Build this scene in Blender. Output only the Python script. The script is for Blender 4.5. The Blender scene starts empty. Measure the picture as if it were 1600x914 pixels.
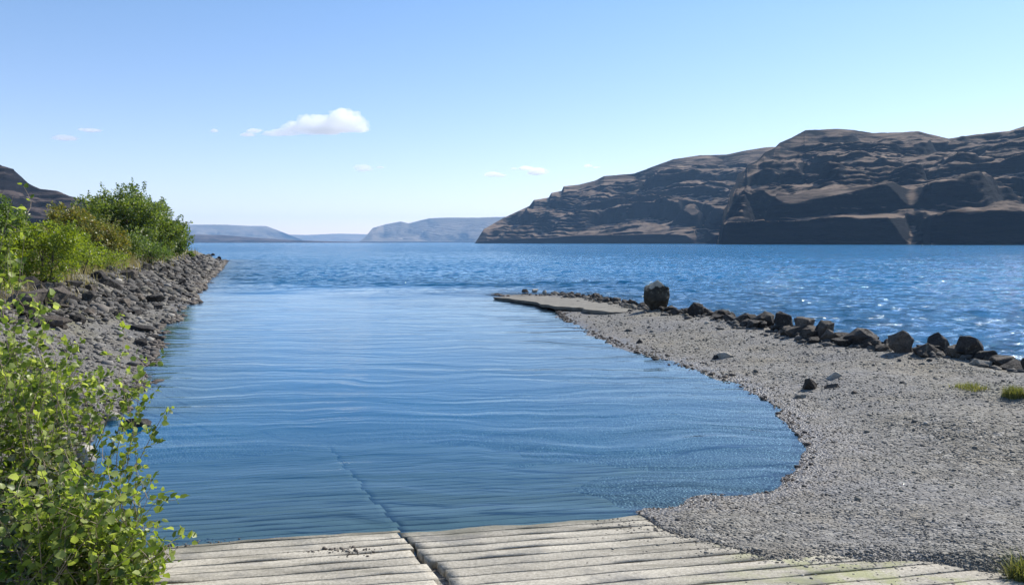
import bpy, bmesh, math, random
import numpy as np
from mathutils import Vector
R = math.radians
random.seed(7)
rng = np.random.default_rng(11)
S = bpy.context.scene
COL = S.collection

# ------------------------------------------------------------------ camera, sky, sun, exposure
F = 1200.0; HC = 3.0; HOR = 379.0
cam_d = bpy.data.cameras.new('camera'); cam = bpy.data.objects.new('camera', cam_d); COL.objects.link(cam)
cam_d.sensor_width = 36; cam_d.lens = 27.0; cam_d.clip_start = 0.1; cam_d.clip_end = 60000
PITCH = math.atan((457-HOR)/F)
cam.location = (0, 0, HC); cam.rotation_euler = (R(90)-PITCH, 0, 0)
S.camera = cam
SUN_AZ, SUN_EL = 50.0, 43.0          # azimuth clockwise from +Y
w = bpy.data.worlds.new("World"); S.world = w; w.use_nodes = True
wn = w.node_tree; bg = wn.nodes['Background']
sky = wn.nodes.new('ShaderNodeTexSky'); sky.sky_type = 'NISHITA'; sky.sun_disc = False
sky.sun_elevation = R(SUN_EL); sky.sun_rotation = R(SUN_AZ)
sky.altitude = 200; sky.air_density = 1.0; sky.dust_density = 0.15; sky.ozone_density = 1.4
wb = wn.nodes.new('ShaderNodeMix'); wb.data_type = 'RGBA'; wb.blend_type = 'MULTIPLY'; wb.inputs[0].default_value = 1
tc_ = wn.nodes.new('ShaderNodeTexCoord'); sz_ = wn.nodes.new('ShaderNodeSeparateXYZ'); wr_ = wn.nodes.new('ShaderNodeValToRGB')
wn.links.new(tc_.outputs['Generated'], sz_.inputs[0]); wn.links.new(sz_.outputs[2], wr_.inputs[0])
wr_.color_ramp.elements[0].position = 0; wr_.color_ramp.elements[0].color = (1.0, .875, 1.0, 1)
wr_.color_ramp.elements[1].position = .34; wr_.color_ramp.elements[1].color = (.74, .875, 1.0, 1)
wn.links.new(wr_.outputs[0], wb.inputs[7])
wn.links.new(sky.outputs[0], wb.inputs[6]); wn.links.new(wb.outputs[2], bg.inputs[0]); bg.inputs[1].default_value = 0.108
sd = bpy.data.lights.new('sun', 'SUN'); sd.energy = 4.6; sd.angle = R(0.55); sd.color = (1, .95, .87)
sun = bpy.data.objects.new('sun', sd); COL.objects.link(sun); sun.location = (60, 60, 200)
sv = Vector((math.sin(R(SUN_AZ))*math.cos(R(SUN_EL)), math.cos(R(SUN_AZ))*math.cos(R(SUN_EL)), math.sin(R(SUN_EL))))
sun.rotation_euler = sv.to_track_quat('Z', 'Y').to_euler()
S.view_settings.view_transform = 'Standard'; S.view_settings.look = 'None'
S.view_settings.exposure = 0.66; S.view_settings.gamma = 1
S.cycles.max_bounces = 30; S.cycles.transparent_max_bounces = 12; S.cycles.volume_bounces = 28
S.cycles.use_denoising = True

# ------------------------------------------------------------------ helpers
def pix(px, py, Y):                      # point seen at photo pixel px,py at depth Y
    return np.array([(px-800)/F*Y, Y, HC+(HOR-py)/F*Y])   # small-angle pitch is folded in below
# exact version (pitch rotation)
cp, sp_ = math.cos(PITCH), math.sin(PITCH)
def ray(px, py):
    a = (np.asarray(px, float)-800)/F; b = (457-np.asarray(py, float))/F
    return a, cp+b*sp_, -sp_+b*cp        # x,y,z direction
def at_depth(px, py, Y):
    dx, dy, dz = ray(px, py); t = Y/dy
    return dx*t, dy*t, HC+dz*t
def smooth(a, b, x):
    t = np.clip((x-a)/(b-a), 0, 1); return t*t*(3-2*t)

def _hash(ix, iy, iz, seed):
    n = (ix*374761393 + iy*668265263 + iz*2147483647 + seed*1274126177) & 0xffffffff
    n = ((n ^ (n >> 13))*1103515245) & 0xffffffff
    n = ((n ^ (n >> 16))*668265263) & 0xffffffff
    return ((n ^ (n >> 15)) & 0xffff)/65535.0
def _hash2(ix, iy, seed):
    n = (ix*374761393+iy*668265263+seed*1274126177).astype(np.uint32)
    n ^= n >> 13; n *= np.uint32(1103515245); n ^= n >> 16; n *= np.uint32(668265263); n ^= n >> 15
    return (n & np.uint32(0xffff)).astype(np.float32)*np.float32(2/65535.0)-np.float32(1)
def vnoise2(x, y, seed=0):
    x0 = np.floor(x); y0 = np.floor(y); fx = (x-x0).astype(np.float32); fy = (y-y0).astype(np.float32)
    ix = x0.astype(np.int64); iy = y0.astype(np.int64); fx = fx*fx*(3-2*fx); fy = fy*fy*(3-2*fy)
    a = _hash2(ix, iy, seed); b = _hash2(ix+1, iy, seed); c = _hash2(ix, iy+1, seed); d = _hash2(ix+1, iy+1, seed)
    a = a+(b-a)*fx; c = c+(d-c)*fx; return a+(c-a)*fy
def vnoise(x, y, z=0.0, seed=0):
    if np.ndim(z) == 0: return vnoise2(np.asarray(x, float)+0*np.asarray(y, float), np.asarray(y, float)+0*np.asarray(x, float), seed+int(z*100))
    x = np.asarray(x, float); y = np.asarray(y, float); z = np.asarray(z, float)+0*x
    ix, iy, iz = (np.floor(v).astype(np.int64) for v in (x, y, z))
    fx, fy, fz = x-ix, y-iy, z-iz
    fx, fy, fz = (f*f*(3-2*f) for f in (fx, fy, fz))
    r = 0
    for a in (0, 1):
        for b in (0, 1):
            for c in (0, 1):
                r = r + _hash(ix+a, iy+b, iz+c, seed)*(fx if a else 1-fx)*(fy if b else 1-fy)*(fz if c else 1-fz)
    return r*2-1
def fbm(x, y, z=0.0, oct=4, seed=0, gain=.5):
    r = 0; a = 1
    for i in range(oct):
        r = r+a*vnoise(np.asarray(x)*2**i, np.asarray(y)*2**i, np.asarray(z)*2**i, seed+i*17); a *= gain
    return r

def mesh_np(name, verts, faces, mat, smooth_=False, parent=None, attrs=None):
    """verts (n,3), faces list of equal-length arrays (m,k) or list of such arrays"""
    me = bpy.data.meshes.new(name)
    if not isinstance(faces, list): faces = [faces]
    loops = np.concatenate([f.reshape(-1) for f in faces]).astype(np.int32)
    counts = np.concatenate([np.full(len(f), f.shape[1]) for f in faces]).astype(np.int32)
    starts = np.concatenate([[0], np.cumsum(counts)[:-1]]).astype(np.int32)
    me.vertices.add(len(verts)); me.vertices.foreach_set('co', np.asarray(verts, np.float32).reshape(-1))
    me.loops.add(len(loops)); me.loops.foreach_set('vertex_index', loops)
    me.polygons.add(len(counts)); me.polygons.foreach_set('loop_start', starts); me.polygons.foreach_set('loop_total', counts)
    if smooth_: me.polygons.foreach_set('use_smooth', np.ones(len(counts), bool))
    me.update(calc_edges=True)
    if attrs:
        for k, v in attrs.items():
            at = me.attributes.new(k, 'FLOAT', 'POINT'); at.data.foreach_set('value', np.asarray(v, np.float32).reshape(-1))
    if mat: me.materials.append(mat)
    o = bpy.data.objects.new(name, me); COL.objects.link(o)
    if parent: o.parent = parent
    return o
def grid_faces(nr, nc):
    i = np.arange(nr-1)[:, None]*nc+np.arange(nc-1)[None, :]
    return np.stack([i, i+1, i+nc+1, i+nc], -1).reshape(-1, 4)
def tag(o, label=None, cat=None, group=None, kind=None):
    for k, v in (('label', label), ('category', cat), ('group', group), ('kind', kind)):
        if v: o[k] = v
    return o
def empty(name, loc, label, cat, group=None):
    o = bpy.data.objects.new(name, None); COL.objects.link(o); o.location = loc; o.empty_display_size = .2
    return tag(o, label, cat, group)

# node material helper
class NM:
    def __init__(s, name):
        s.m = bpy.data.materials.new(name); s.m.use_nodes = True; s.t = s.m.node_tree; s.t.nodes.clear()
        s.out = s.n('ShaderNodeOutputMaterial')
    def n(s, typ, **kw):
        nd = s.t.nodes.new(typ)
        for k, v in kw.items():
            if k.startswith('i_'):
                nd.inputs[k[2:].replace('_', ' ')].default_value = v
            else: setattr(nd, k, v)
        return nd
    def l(s, a, b): s.t.links.new(a, b)
    def noise(s, vec, scale, detail=4, rough=.5, dist=0):
        nd = s.n('ShaderNodeTexNoise'); nd.inputs['Scale'].default_value = scale; nd.inputs['Detail'].default_value = detail
        nd.inputs['Roughness'].default_value = rough; nd.inputs['Distortion'].default_value = dist
        if vec: s.l(vec, nd.inputs['Vector'])
        return nd.outputs[0]
    def voro(s, vec, scale, out='Distance', feature='F1'):
        nd = s.n('ShaderNodeTexVoronoi'); nd.feature = feature; nd.inputs['Scale'].default_value = scale
        if vec: s.l(vec, nd.inputs['Vector'])
        return nd.outputs[out]
    def ramp(s, fac, stops, interp='LINEAR'):
        nd = s.n('ShaderNodeValToRGB'); cr = nd.color_ramp; cr.interpolation = interp
        while len(cr.elements) < len(stops): cr.elements.new(0.5)
        for e, (p, c) in zip(cr.elements, stops):
            e.position = p; e.color = (*c, 1) if len(c) == 3 else c
        s.l(fac, nd.inputs[0]); return nd.outputs[0]
    def mapr(s, v, a, b, c=0., d=1.):
        nd = s.n('ShaderNodeMapRange'); s.l(v, nd.inputs[0])
        for i, x in enumerate((a, b, c, d)): nd.inputs[i+1].default_value = x
        return nd.outputs[0]
    def math(s, op, a, b=None):
        nd = s.n('ShaderNodeMath'); nd.operation = op
        for i, x in enumerate((a, b)):
            if x is None: continue
            if isinstance(x, (int, float)): nd.inputs[i].default_value = x
            else: s.l(x, nd.inputs[i])
        return nd.outputs[0]
    def mix(s, fac, a, b, mode='MIX'):
        nd = s.n('ShaderNodeMix'); nd.data_type = 'RGBA'; nd.blend_type = mode
        for k, x in ((0, fac), (6, a), (7, b)):
            if isinstance(x, (int, float)): nd.inputs[k].default_value = x
            elif isinstance(x, tuple): nd.inputs[k].default_value = (*x, 1)
            else: s.l(x, nd.inputs[k])
        return nd.outputs[2]
    def pos(s): return s.n('ShaderNodeNewGeometry').outputs['Position']
    def obj(s): return s.n('ShaderNodeTexCoord').outputs['Object']
    def attr(s, name):
        nd = s.n('ShaderNodeAttribute'); nd.attribute_name = name; return nd.outputs['Fac']
    def mapping(s, vec, scale=(1, 1, 1), rot=(0, 0, 0), loc=(0, 0, 0)):
        nd = s.n('ShaderNodeMapping'); s.l(vec, nd.inputs[0]); nd.inputs['Scale'].default_value = scale
        nd.inputs['Rotation'].default_value = rot; nd.inputs['Location'].default_value = loc; return nd.outputs[0]
    def bump(s, h, strength=1., dist=.05, normal=None):
        nd = s.n('ShaderNodeBump'); s.l(h, nd.inputs['Height']); nd.inputs['Strength'].default_value = strength
        nd.inputs['Distance'].default_value = dist
        if normal: s.l(normal, nd.inputs['Normal'])
        return nd.outputs[0]
    def principled(s, color, rough=.8, normal=None, spec=.3):
        b = s.n('ShaderNodeBsdfPrincipled')
        if isinstance(color, tuple): b.inputs['Base Color'].default_value = (*color, 1)
        else: s.l(color, b.inputs['Base Color'])
        if isinstance(rough, (int, float)): b.inputs['Roughness'].default_value = rough
        else: s.l(rough, b.inputs['Roughness'])
        b.inputs['Specular IOR Level'].default_value = spec
        if normal: s.l(normal, b.inputs['Normal'])
        s.l(b.outputs[0], s.out.inputs[0]); return b

# ------------------------------------------------------------------ shorelines
def wl(px, py, z=0.0):
    dx, dy, dz = ray(px, py); t = (z-HC)/dz; return (dx*t, dy*t)
left_px = [(352,407),(347,416),(333,430),(318,444),(306,462),(288,480),(275,497),(258,510),(250,522),(243,535),(243,550),(230,575),(224,600),
           (212,628),(212,645),(160,672),(148,700),(143,740),(165,790),(205,830),(247,853)]
LEFT = [wl(*p) for p in left_px]
LEFT = [(-1400,620),(-420,520),(-160,230),(-90,150),(-60,133)]+LEFT
cove_px = [(247,853),(625,832),(870,810),(990,798),(1100,782),(1200,762),(1242,740),(1260,715),(1250,680),(1225,650),(1190,620),(1130,592),
           (1060,570),(1000,550),(950,532),(900,512),(880,495),(866,483),(820,471),(772,460)]
COVE = [wl(*p) for p in cove_px]
crest = [(2.65,39.8),(5.25,30),(6.9,25.2),(7.9,19.9),(8.9,17.75),(9.75,15.4),(11.5,12),(14,8),(18,0),(22,-10),(28,-30)]
OUT = [COVE[-1],(0.6,43.0)]
for i, (x, y) in enumerate(crest):
    a = np.array(crest[max(0,i-1)]); b = np.array(crest[min(len(crest)-1,i+1)]); d = (b-a)/np.linalg.norm(b-a)
    OUT.append((x-d[1]*1.5, y+d[0]*1.5))
LAND = LEFT+COVE[1:]+OUT[1:]+[(28,-60),(-1400,-60)]
def seg_dist(x, y, poly):
    d = np.full(x.shape, 1e9)
    for (ax, ay), (bx, by) in zip(poly[:-1], poly[1:]):
        vx, vy = bx-ax, by-ay; L = vx*vx+vy*vy+1e-12
        t = np.clip(((x-ax)*vx+(y-ay)*vy)/L, 0, 1)
        d = np.minimum(d, (x-ax-t*vx)**2+(y-ay-t*vy)**2)
    return np.sqrt(d)
def inside(x, y, poly):
    c = np.zeros(x.shape, bool); n = len(poly)
    for i in range(n):
        (ax, ay), (bx, by) = poly[i], poly[(i+1) % n]
        if ay == by: continue
        m = ((ay > y) != (by > y)) & (x < (bx-ax)*(y-ay)/(by-ay)+ax); c ^= m
    return c
W0 = np.array(wl(628,832)); WD = np.array(wl(870,810))-np.array(wl(247,853)); WD /= np.linalg.norm(WD)
AX = np.array([-.34,.94]); AX /= np.linalg.norm(AX)
WN = np.array([WD[1],-WD[0]])     # uphill normal (towards the camera)
SL = .12
def ramp_uw(x, y):
    det = WD[0]*AX[1]-WD[1]*AX[0]; dx = x-W0[0]; dy = y-W0[1]
    return (dx*AX[1]-dy*AX[0])/det, (WD[0]*dy-WD[1]*dx)/det
def ramp_z(x, y): return SL*((x-W0[0])*WN[0]+(y-W0[1])*WN[1])
def height(x, y):
    x = np.asarray(x, float); y = np.asarray(y, float)
    r = np.hypot(x, y)
    jx = x+.10*fbm(x*1.7, y*1.7, 0, 3, 3)+np.where(r > 16, .35, .0)*fbm(x*.5, y*.5, 0, 2, 5)*smooth(14, 24, r)
    jy = y+.10*fbm(x*1.7, y*1.7, 0, 3, 4)
    dL = seg_dist(jx, jy, LEFT); dC = seg_dist(jx, jy, COVE); dO = seg_dist(jx, jy, OUT)
    ins = inside(jx, jy, LAND)
    pL = np.where(dL < 1.5, .26*dL, .39+.46*(dL-1.5)); pL = np.minimum(pL, 1.55+.02*dL)
    pL = np.where(y < 13, np.minimum(pL, .22*dL+.05), pL)
    pL = np.minimum(pL, 2.6)
    pC = np.where(dC < 8, .118*dC, .944+.075*(dC-8)); pC = np.minimum(pC, 2.6)
    pO = np.where(dO < 1.2, .42*dO, .504+.05*(dO-1.2))
    z = np.minimum(np.minimum(pL, pC), pO)
    zw = np.maximum(np.maximum(-.35*dL, -.12*dC), -.5*dO); zw = np.maximum(zw, -4)
    z = np.where(ins, z, zw)
    n = .035*fbm(x*.9, y*.9, 0, 4, 9)+.09*fbm(x*.45, y*.45, 0, 3, 21)*smooth(.3, 2.5, dC)*smooth(.3, 2.5, dO)*smooth(.3,2,dL)
    z = z+np.where(ins, n*smooth(0, 1., np.minimum(dC, dL)), n)
    z = z+np.where(ins & (dL < dC), .12*fbm(x*.8, y*.8, 0, 3, 31)*smooth(0.3, 1.5, dL), 0)
    # boat ramp: the ground dips under the slab, and gravel spills over its right side
    u, wv = ramp_uw(x, y)
    rz = ramp_z(x, y)
    yb = np.interp(x, [1.20,1.42,1.55,1.90,2.3,3.0,3.6,4.0,5], [8.6,8.1,7.5,7.10,6.72,6.55,6.38,6.15,5.8])
    edge = (y-yb)+.16*fbm(x*1.6, y*1.6, 0, 3, 41)
    k_vis = 1-smooth(-.22, .18, edge)
    under = smooth(.15, .7, wv)                 # submerged part
    right = 1-smooth(1.9, 2.8, u+.3*fbm(x*.7,y*.7,0,2,47))
    kv = np.where(wv > .15, right, np.where(x < 1.25, 1, k_vis))
    kv = kv*smooth(-3.75, -3.55, u)*(1-smooth(5.4, 5.8, u))*smooth(-11.5, -11, wv)*(1-smooth(5, 7, wv))
    zr = rz-.075
    cov = np.maximum(z, rz+.016+.012*fbm(x*2.3, y*2.3, 0, 3, 48))
    inramp = smooth(-3.75, -3.55, u)*(1-smooth(5.4, 5.8, u))*smooth(-11.5, -11, wv)*(1-smooth(0, .3, wv))*smooth(-.3, 0, -wv)
    zz = z+(cov-z)*inramp
    return zz+(zr-zz)*kv
def lookup(x, y):
    r = np.hypot(x, y); th = np.arctan2(x, y)
    i = np.clip(np.searchsorted(rad, r)-1, 0, len(rad)-2); j = np.clip(np.searchsorted(ang, th)-1, 0, len(ang)-2)
    u = np.clip((r-rad[i])/(rad[i+1]-rad[i]), 0, 1); v = np.clip((th-ang[j])/(ang[j+1]-ang[j]), 0, 1)
    return (GZ[i, j]*(1-u)+GZ[i+1, j]*u)*(1-v)+(GZ[i, j+1]*(1-u)+GZ[i+1, j+1]*u)*v
def hit(px, py):
    """follow photo rays down to the ground or water: returns arrays x,y,z"""
    dx, dy, dz = ray(px, py); dx = dx+0*dz; dy = dy+0*dz
    s = 3*np.exp(np.linspace(0, math.log(60), 420)); dx, dy, dz = (np.atleast_1d(v) for v in (dx, dy, dz))
    T = s[None, :]/dy[:, None]; X = dx[:, None]*T; Y = dy[:, None]*T; Z = HC+dz[:, None]*T
    H = np.maximum(lookup(X, Y), 0)
    k = np.argmax(Z <= H, axis=1); k = np.where((Z <= H).any(1), k, len(s)-1); k = np.maximum(k, 1)
    i = np.arange(len(dx)); a = Z[i, k-1]-H[i, k-1]; b = H[i, k]-Z[i, k]; f = np.clip(a/(a+b+1e-9), 0, 1)
    return X[i, k-1]*(1-f)+X[i, k]*f, Y[i, k-1]*(1-f)+Y[i, k]*f, H[i, k-1]*(1-f)+H[i, k]*f
# heights on a fan of rings round the viewpoint, denser close by
ang = np.radians(np.concatenate([np.linspace(-115, -42, 90, endpoint=False), np.linspace(-42, 44, 760, endpoint=False), np.linspace(44, 115, 90)]))
rad = np.concatenate([np.linspace(.3, 4.5, 30, endpoint=False), 4.5*np.exp(np.linspace(0, math.log(1500/4.5), 640))])
RR, AA = np.meshgrid(rad, ang, indexing='ij'); GX = RR*np.sin(AA); GY = RR*np.cos(AA)
GZ = height(GX, GY)

# ------------------------------------------------------------------ materials
def m_ground():
    m = NM('gravel_ground'); p = m.pos()
    cell = m.n('ShaderNodeTexVoronoi'); cell.inputs['Scale'].default_value = 26; m.l(p, cell.inputs['Vector'])
    sepc = m.n('ShaderNodeSeparateColor'); m.l(cell.outputs['Color'], sepc.inputs[0])
    cell2 = m.n('ShaderNodeTexVoronoi'); cell2.inputs['Scale'].default_value = 9; m.l(p, cell2.inputs['Vector'])
    sep2 = m.n('ShaderNodeSeparateColor'); m.l(cell2.outputs['Color'], sep2.inputs[0])
    peb = m.ramp(sepc.outputs[0], [(0, (.065, .06, .048)), (.35, (.13, .12, .095)), (.75, (.19, .175, .138)), (.93, (.26, .24, .195)), (1, (.40, .37, .32))])
    peb2 = m.ramp(sep2.outputs[0], [(0, (.09, .085, .08)), (.4, (.22, .205, .19)), (.9, (.31, .30, .28)), (1, (.5, .48, .45))])
    c = m.mix(.35, peb, peb2)
    big = m.noise(p, .35, 4, .6); c = m.mix(m.mapr(big, .4, .65), c, m.mix(.5, c, (.20, .20, .21)))
    warm = m.noise(p, .8, 5, .65); c = m.mix(m.mapr(warm, .52, .68, 0, .4), c, (.24, .205, .145))
    # wet, reddish algae band at the waterline; sand and grass by vertex attribute
    sepz = m.n('ShaderNodeSeparateXYZ'); m.l(p, sepz.inputs[0]); z = m.math('ADD', sepz.outputs[2], m.mapr(m.noise(p, 2.5, 4), .3, .7, -.035, .035))
    wet = m.mapr(z, .02, .09, 1, 0)
    c = m.mix(m.math('MULTIPLY', wet, .75), c, m.mix(.5, c, (.07, .045, .03), 'MIX'))
    bk = m.attr('bank'); c = m.mix(m.math('MULTIPLY', bk, .62), c, m.mix(.5, (.035, .032, .03), c)); gr = m.attr('grass'); gn = m.noise(p, 1.2, 5, .7)
    gcol = m.ramp(gn, [(.3, (.06, .08, .02)), (.5, (.14, .13, .05)), (.7, (.24, .2, .11))])
    c = m.mix(gr, c, gcol)
    bed = m.mapr(z, -.25, -.05, 1, 0); c = m.mix(bed, c, (.13, .12, .09))
    h = m.math('SUBTRACT', 1.0, cell.outputs['Distance']); hs = m.math('ADD', h, m.math('MULTIPLY', m.noise(p, 9, 4, .6), 1.2))
    hs = m.math('ADD', hs, m.math('MULTIPLY', m.math('SUBTRACT', 1.0, cell2.outputs['Distance']), 1.0))
    nb = m.bump(hs, .9, .035)
    m.principled(c, m.mapr(wet, 0, 1, .9, .35), nb, .25); return m.m
def m_rock(name, dark=(.022, .020, .019), mid=(.065, .058, .052), light=(.17, .15, .13), lichen=0.0, sc=1.0):
    m = NM(name); p = m.obj(); oi = m.n('ShaderNodeObjectInfo')
    add = m.n('ShaderNodeVectorMath'); add.operation = 'ADD'; m.l(p, add.inputs[0])
    sc3 = m.n('ShaderNodeVectorMath'); sc3.operation = 'SCALE'; m.l(oi.outputs['Location'], sc3.inputs[0]); sc3.inputs['Scale'].default_value = .37; m.l(sc3.outputs[0], add.inputs[1])
    v = add.outputs[0]
    n1 = m.noise(v, 3.5*sc, 7, .65); n2 = m.noise(v, 22*sc, 5, .7)
    c = m.ramp(n1, [(.28, dark), (.5, mid), (.72, light)])
    c = m.mix(.45, c, m.ramp(n2, [(.3, dark), (.7, light)]))
    rnd = m.mapr(oi.outputs['Random'], 0, 1, .65, 1.5)
    hs = m.n('ShaderNodeHueSaturation'); m.l(c, hs.inputs['Color']); m.l(rnd, hs.inputs['Value']); c = hs.outputs[0]
    if lichen:
        c = m.mix(m.mapr(m.noise(v, 6*sc, 6, .7), .60, .66, 0, lichen), c, (.32, .30, .22))
    h = m.math('ADD', m.math('MULTIPLY', n1, 1.3), m.math('MULTIPLY', n2, .5))
    m.principled(c, .82, m.bump(h, .9, .06), .3); return m.m
def m_leaf(name, cols, trans=.45, gloss=.12, sheen_rough=.45):
    m = NM(name); g = m.n('ShaderNodeNewGeometry'); p = m.obj()
    rnd = m.math('ADD', m.math('MULTIPLY', g.outputs['Random Per Island'], .75), m.math('MULTIPLY', m.noise(p, 1.6, 3), .35))
    n = len(cols); c = m.ramp(rnd, [(.05+.95*i/(n-1), x) for i, x in enumerate(cols)])
    d = m.n('ShaderNodeBsdfDiffuse'); m.l(c, d.inputs[0])
    t = m.n('ShaderNodeBsdfTranslucent'); tc = m.mix(1., c, (1.0, 1.0, .45), 'MULTIPLY'); bc = m.n('ShaderNodeHueSaturation'); bc.inputs['Value'].default_value = 1.9; m.l(tc, bc.inputs['Color']); m.l(bc.outputs[0], t.inputs[0])
    mx = m.n('ShaderNodeMixShader'); mx.inputs[0].default_value = trans; m.l(d.outputs[0], mx.inputs[1]); m.l(t.outputs[0], mx.inputs[2])
    gl = m.n('ShaderNodeBsdfGlossy'); gl.inputs['Roughness'].default_value = sheen_rough; gl.inputs[0].default_value = (1, 1, .95, 1)
    m2 = m.n('ShaderNodeMixShader'); m2.inputs[0].default_value = gloss; m.l(mx.outputs[0], m2.inputs[1]); m.l(gl.outputs[0], m2.inputs[2])
    m.l(m2.outputs[0], m.out.inputs[0]); return m.m
def m_bark(name, a=(.05, .04, .03), b=(.14, .115, .09)):
    m = NM(name); p = m.obj(); n = m.noise(m.mapping(p, (1, 1, .25)), 18, 5, .65)
    m.principled(m.ramp(n, [(.3, a), (.7, b)]), .85, m.bump(n, .8, .02)); return m.m
def m_concrete():
    m = NM('ramp_concrete'); p = m.pos(); oi = m.n('ShaderNodeObjectInfo')
    n1 = m.noise(p, 1.1, 6, .65); n2 = m.noise(p, 35, 5, .7); n3 = m.noise(m.mapping(p, (.6, 5, 1), (0, 0, -.18)), 1.4, 5, .7)
    c = m.ramp(n1, [(.3, (.25, .225, .175)), (.55, (.40, .36, .285)), (.75, (.50, .455, .365))])
    c = m.mix(.38, c, m.ramp(n2, [(.38, (.13, .12, .10)), (.62, (.58, .54, .46))]))
    c = m.mix(m.mapr(n3, .50, .66, 0, .7), c, (.16, .145, .11))
    c = m.mix(m.mapr(m.noise(p, 7, 6, .75), .60, .68, 0, .55), c, (.12, .11, .09))
    c = m.mix(m.mapr(m.noise(p, .9, 6, .7, 0), .56, .66, 0, .65), c, (.16, .155, .145))
    hs = m.n('ShaderNodeHueSaturation'); m.l(c, hs.inputs['Color']); m.l(m.mapr(oi.outputs['Random'], 0, 1, .86, 1.1), hs.inputs['Value'])
    c = hs.outputs[0]
    sx = m.n('ShaderNodeSeparateXYZ'); m.l(p, sx.inputs[0])
    zz = m.math('ADD', sx.outputs[2], m.mapr(m.noise(p, 1.5, 4), .3, .7, -.02, .02))
    c = m.mix(m.mapr(zz, .0, .035, .8, 0), c, (.12, .115, .085))       # wet, algae-stained by the water
    c = m.mix(m.mapr(zz, -.12, -.02, .7, 0), c, (.22, .18, .14))
    gn = m.math('MULTIPLY', m.mapr(m.noise(p, 2.2, 5, .7), .5, .62), m.mapr(sx.outputs[0], 1.2, 2.6)); c = m.mix(m.math('MULTIPLY', gn, .6), c, (.22, .24, .07))
    m.principled(c, .85, m.bump(m.math('ADD', n2, m.math('MULTIPLY', n1, .8)), .55, .02), .3); return m.m
def m_hill(name, cliff_a, cliff_b, grass_a, grass_b, sc=1.0, lo=.55, hi=.82):
    m = NM(name); g = m.n('ShaderNodeNewGeometry'); p = g.outputs['Position']
    sn = m.n('ShaderNodeSeparateXYZ'); m.l(g.outputs['Normal'], sn.inputs[0])
    nbig = m.noise(p, .006*sc, 6, .6); nsm = m.noise(m.mapping(p, (.35, .35, 3.2)), .03*sc, 7, .68)
    gz = m.math('ADD', sn.outputs[2], m.mapr(nsm, .3, .7, -.13, .13))
    cl = m.ramp(nsm, [(.35, cliff_a), (.65, cliff_b)])
    gr = m.ramp(m.math('ADD', m.math('MULTIPLY', nbig, .6), m.math('MULTIPLY', nsm, .4)), [(.38, grass_a), (.62, grass_b)])
    c = m.mix(m.mapr(gz, lo, hi), cl, gr)
    h = m.noise(m.mapping(p, (.6, .6, 3.5)), .08*sc, 8, .7)
    m.principled(c, .95, m.bump(h, .8, 6/sc), .05); return m.m
def m_simple(name, a, b, sc=8, rough=.8, bd=.02):
    m = NM(name); n = m.noise(m.obj(), sc, 6, .65); m.principled(m.ramp(n, [(.3, a), (.7, b)]), rough, m.bump(n, .7, bd)); return m.m

M_ROCK = m_rock('basalt_rock', (.008, .007, .007), (.026, .023, .021), (.085, .073, .062), lichen=.3)
M_ROCKB = m_rock('brown_basalt_rock', (.016, .013, .010), (.052, .042, .034), (.15, .125, .10), lichen=.3)
M_PALE = m_rock('pale_stone', (.14, .125, .10), (.26, .235, .195), (.42, .39, .34))
M_CONC = m_concrete()
M_GROUND = m_ground()

# ------------------------------------------------------------------ ground sheet (fan of rings round the viewpoint, denser close by)
dLg = seg_dist(GX, GY, LEFT); insg = inside(GX, GY, LAND)
gn_ = fbm(GX*.5, GY*.5, 0, 4, 77)
grass = np.where(insg & (GX < -3-.2*GY), smooth(3.6, 6.0, dLg+gn_*1.2), 0)*smooth(12, 18, GY)
grass = np.maximum(grass, np.where(insg & (GX < -3.5), smooth(.0, .6, gn_)*.5*smooth(1.0, 2.5, dLg), 0))
hx, hy, hz = hit(np.array([1515., 1580., 1590.]), np.array([603., 614., 895.]))
for k, rr_ in ((0, .55), (1, .45), (2, .5)):
    grass = np.maximum(grass,   .28*np.exp(-(((GX-hx[k])**2+(GY-hy[k])**2)/rr_**2)))
ground = mesh_np('ground', np.stack([GX, GY, GZ], -1).reshape(-1, 3), grid_faces(*GX.shape)[:, ::-1], M_GROUND, True, attrs={'grass': grass, 'bank': np.where(insg & (GX < -3-.2*GY), 1., 0.)})
tag(ground, 'grey gravel beach, spit and left bank around the cove', kind='structure')

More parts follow.
